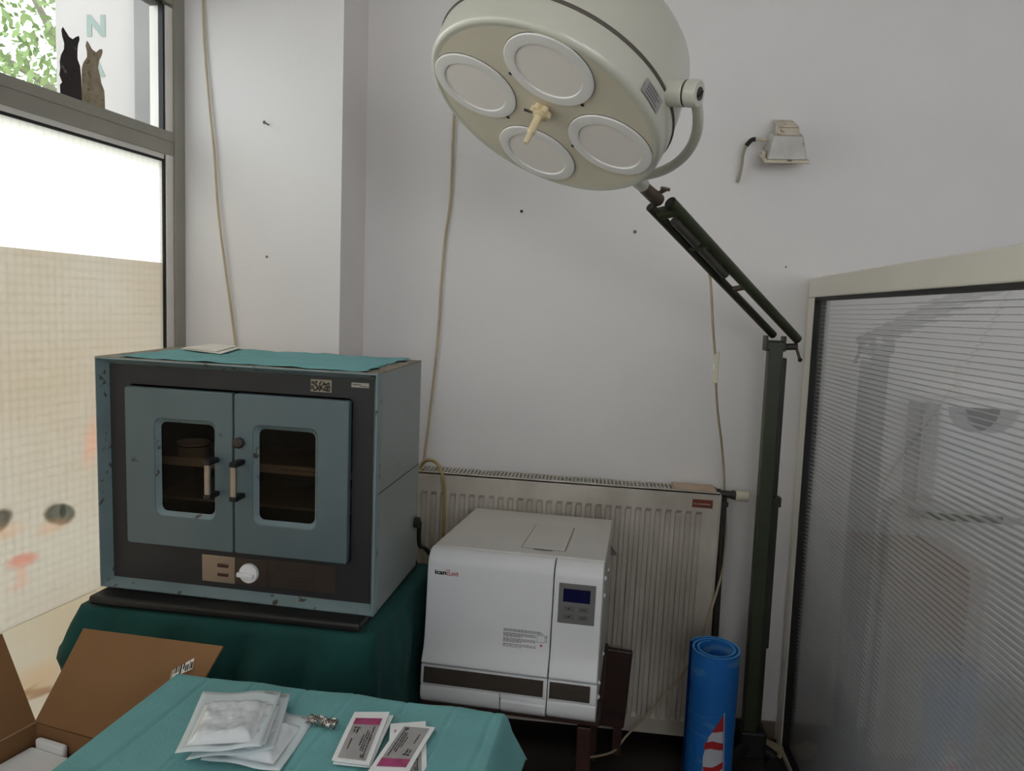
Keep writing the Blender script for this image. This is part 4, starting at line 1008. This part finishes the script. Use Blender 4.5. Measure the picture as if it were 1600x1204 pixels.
# ---- suture packets
def packet(corners, z, label, flip=False, z2=None):
    c = [Vector(p) for p in corners]
    def P(u, v_): return c[0].lerp(c[1], u).lerp(c[3].lerp(c[2], u), v_)
    org = P(.5, .5); org.z = z
    root = empty('suture_packet', label, 'packet', org, group='suture packets on the teal drape')
    def flat(u0, u1, v0, v1, h, t, name, m, par_=root, bend=True):
        b = B(); nu, nv = 4, 6
        for hh in (h, h+t): pass
        def f(u, v_): 
            p = P(u0+(u1-u0)*u, v0+(v1-v0)*v_); return (p.x-org.x, p.y-org.y, h+.0015*math.sin(3.1*(v0+(v1-v0)*v_)))
        b.grid(f, nu, nv); return b.obj(name, m, par_, solid=t)
    flat(0, 1, 0, 1, .001, .0014, 'paper_sleeve', M_sleeve)
    q = lambda a, b_: (1-b_, 1-a) if flip else (a, b_)
    v0, v1 = q(.16, .95); lab = flat(.13, .87, v0, v1, .0016, .0004, 'foil_label', M_greylab)
    v0, v1 = q(.16, .30); flat(.13, .87, v0, v1, .0020, .0003, 'magenta_band', M_magenta, lab)
    rr = random.Random(label)
    b = B()
    def tk(u0, u1, v0, v1):
        if flip: u0, u1, v0, v1 = 1-u1, 1-u0, 1-v1, 1-v0
        pts = [P(u0, v0), P(u1, v0), P(u1, v1), P(u0, v1)]
        vm = (v0+v1)/2
        b.prism([(p.x-org.x, p.y-org.y, .0021+.0015*math.sin(3.1*vm)) for p in pts], (0, 0, .0002))
    for col_, (va, vb) in ((.76, (.34, .86)), (.69, (.45, .82)), (.63, (.42, .80)), (.56, (.5, .72)), (.34, (.36, .5)), (.28, (.6, .8))):
        v_ = va
        while v_ < vb:
            d_ = rr.uniform(.012, .05); tk(col_-.014, col_+.014, v_, min(v_+d_, vb)); v_ += d_+.012
    tk(.22, .30, .36, .385); tk(.33, .40, .37, .39); tk(.24, .27, .41, .47); tk(.31, .36, .42, .44)
    for a_ in range(4):
        for b_ in range(3): tk(.68+a_*.03, .70+a_*.03, .86+b_*.02+.01*(a_ % 2), .872+b_*.02+.01*(a_ % 2))
    b.obj('label_print', M_ink, lab)
    return root
packet([zpt(560, 1116, TZ+.005), zpt(615, 1117, TZ+.005), zpt(579, 1198, TZ+.005), zpt(520, 1192, TZ+.005)], TZ+.004, 'pink and grey suture packet underneath in the left pair')
packet([zpt(554, 1112, TZ+.008), zpt(609, 1112, TZ+.008), zpt(577, 1195, TZ+.008), zpt(518, 1187, TZ+.008)], TZ+.0075, 'pink and grey suture packet on top in the left pair, pink end away')
packet([zpt(610, 1130, TZ+.005), zpt(665, 1126, TZ+.005), zpt(667, 1212, TZ+.005), zpt(604, 1214, TZ+.005)], TZ+.004, 'pink and grey suture packet underneath in the right pair')
packet([zpt(627, 1131, TZ+.008), zpt(680, 1136, TZ+.008), zpt(634, 1214, TZ+.008), zpt(570, 1212, TZ+.008)], TZ+.0075, 'pink and grey suture packet on top in the right pair, pink end near', flip=True)

# ------------------------------------------------------------------ cardboard box
bx = empty('cardboard_box', 'open brown cardboard box with flaps up at the lower left', 'box', (-1.008, 1.288, 0), (0, 0, R(-14)))
BZ, BW, BD = .60, .30, .42
B().box(0, BW, -.004, 0, .2, BZ).obj('back_panel', M_card, bx)
B().box(0, .004, -BD, -.004, .2, BZ).obj('side_panel', M_card, bx)
B().box(BW-.004, BW, -BD, -.004, .2, BZ-.02).obj('side_panel', M_card, bx)
B().box(.004, BW-.004, -BD, -BD+.004, .2, BZ-.02).obj('front_panel', M_card, bx)
B().box(.004, BW-.004, -BD+.004, -.004, .2, .206).obj('bottom_panel', M_card, bx)
BI = (Matrix.Translation((-1.008, 1.288, 0)) @ Matrix.Rotation(R(-14), 4, 'Z')).inverted()
fa = BI @ atY(132, 982, 1.405)
h0, h1 = Vector((0, 0, BZ)), Vector((BW, 0, BZ))
fn_ = BI.inverted().to_3x3() @ (h1-h0).cross(fa-h0).normalized()
fb = BI @ onplane(350, 1010, fn_, fn_.dot(BI.inverted() @ fa))
b = B(); nrm = (h1-h0).cross(fa-h0).normalized()*.004
b.prism([h0, h1, fb, fa], nrm); fl_ = b.obj('back_flap', M_card, bx, bevel=.0008)
# printed shipping label stuck on the flap
u_ = (fb-fa).normalized(); dwn = (h0-fa).normalized()
nn = u_.cross(dwn).normalized()
if (CAM-(Matrix(BI).inverted() @ fa)).dot((BI.inverted().to_3x3() @ nn)) < 0: nn = -nn
off = nn*.0052
L0 = BI @ onplane(272, 1048, (BI.inverted().to_3x3() @ nn), (BI.inverted().to_3x3() @ nn).dot(BI.inverted() @ fa))
L1 = BI @ onplane(306, 1029, (BI.inverted().to_3x3() @ nn), (BI.inverted().to_3x3() @ nn).dot(BI.inverted() @ fa))
L2_ = BI @ onplane(303, 1046, (BI.inverted().to_3x3() @ nn), (BI.inverted().to_3x3() @ nn).dot(BI.inverted() @ fa))
L3 = BI @ onplane(268, 1062, (BI.inverted().to_3x3() @ nn), (BI.inverted().to_3x3() @ nn).dot(BI.inverted() @ fa))
b = B(); b.prism([p+off for p in (L0, L1, L2_, L3)], nn*.0004); lb_ = b.obj('shipping_label', M_paper, fl_)
b = B(); rr = random.Random(4); t = .03
while t < .95:
    d_ = rr.uniform(.02, .09); e0 = rr.choice((0, .1, .3)); e1 = rr.choice((.6, .9, 1))
    q_ = [L0.lerp(L1, t).lerp(L3.lerp(L2_, t), e0), L0.lerp(L1, min(t+d_, 1)).lerp(L3.lerp(L2_, min(t+d_, 1)), e0), L0.lerp(L1, min(t+d_, 1)).lerp(L3.lerp(L2_, min(t+d_, 1)), e1), L0.lerp(L1, t).lerp(L3.lerp(L2_, t), e1)]
    b.prism([p+off+nn*.0005 for p in q_], nn*.0002); t += d_+rr.uniform(.02, .07)
b.obj('label_bars', M_ink, lb_)
ga = BI @ atX(4, 990, -1.13)
b = B(); k0_ = Vector((0, -BD, BZ)); gb = ga+Vector((-.03, -BD+.05, 0.0))
b.prism([h0, k0_, gb, ga], (-.004, 0, 0)); b.obj('side_flap', M_card, bx, bevel=.0008)
# white foam block in the box
fo = empty('foam_block', 'white foam packing block inside the cardboard box', 'packing', (-1.008, 1.288, .206), (0, 0, R(-14)))
B().box(.012, .125, -BD+.012, -.02, 0, .36).box(.02, .09, -.02, -.008, 0, .375).obj('block', M_foam, fo, bevel=.004)
B().box(.1255, .140, -BD+.012, -.02, .02, .366).obj('printed_edge', M_black, fo)

bpy.context.view_layer.update()
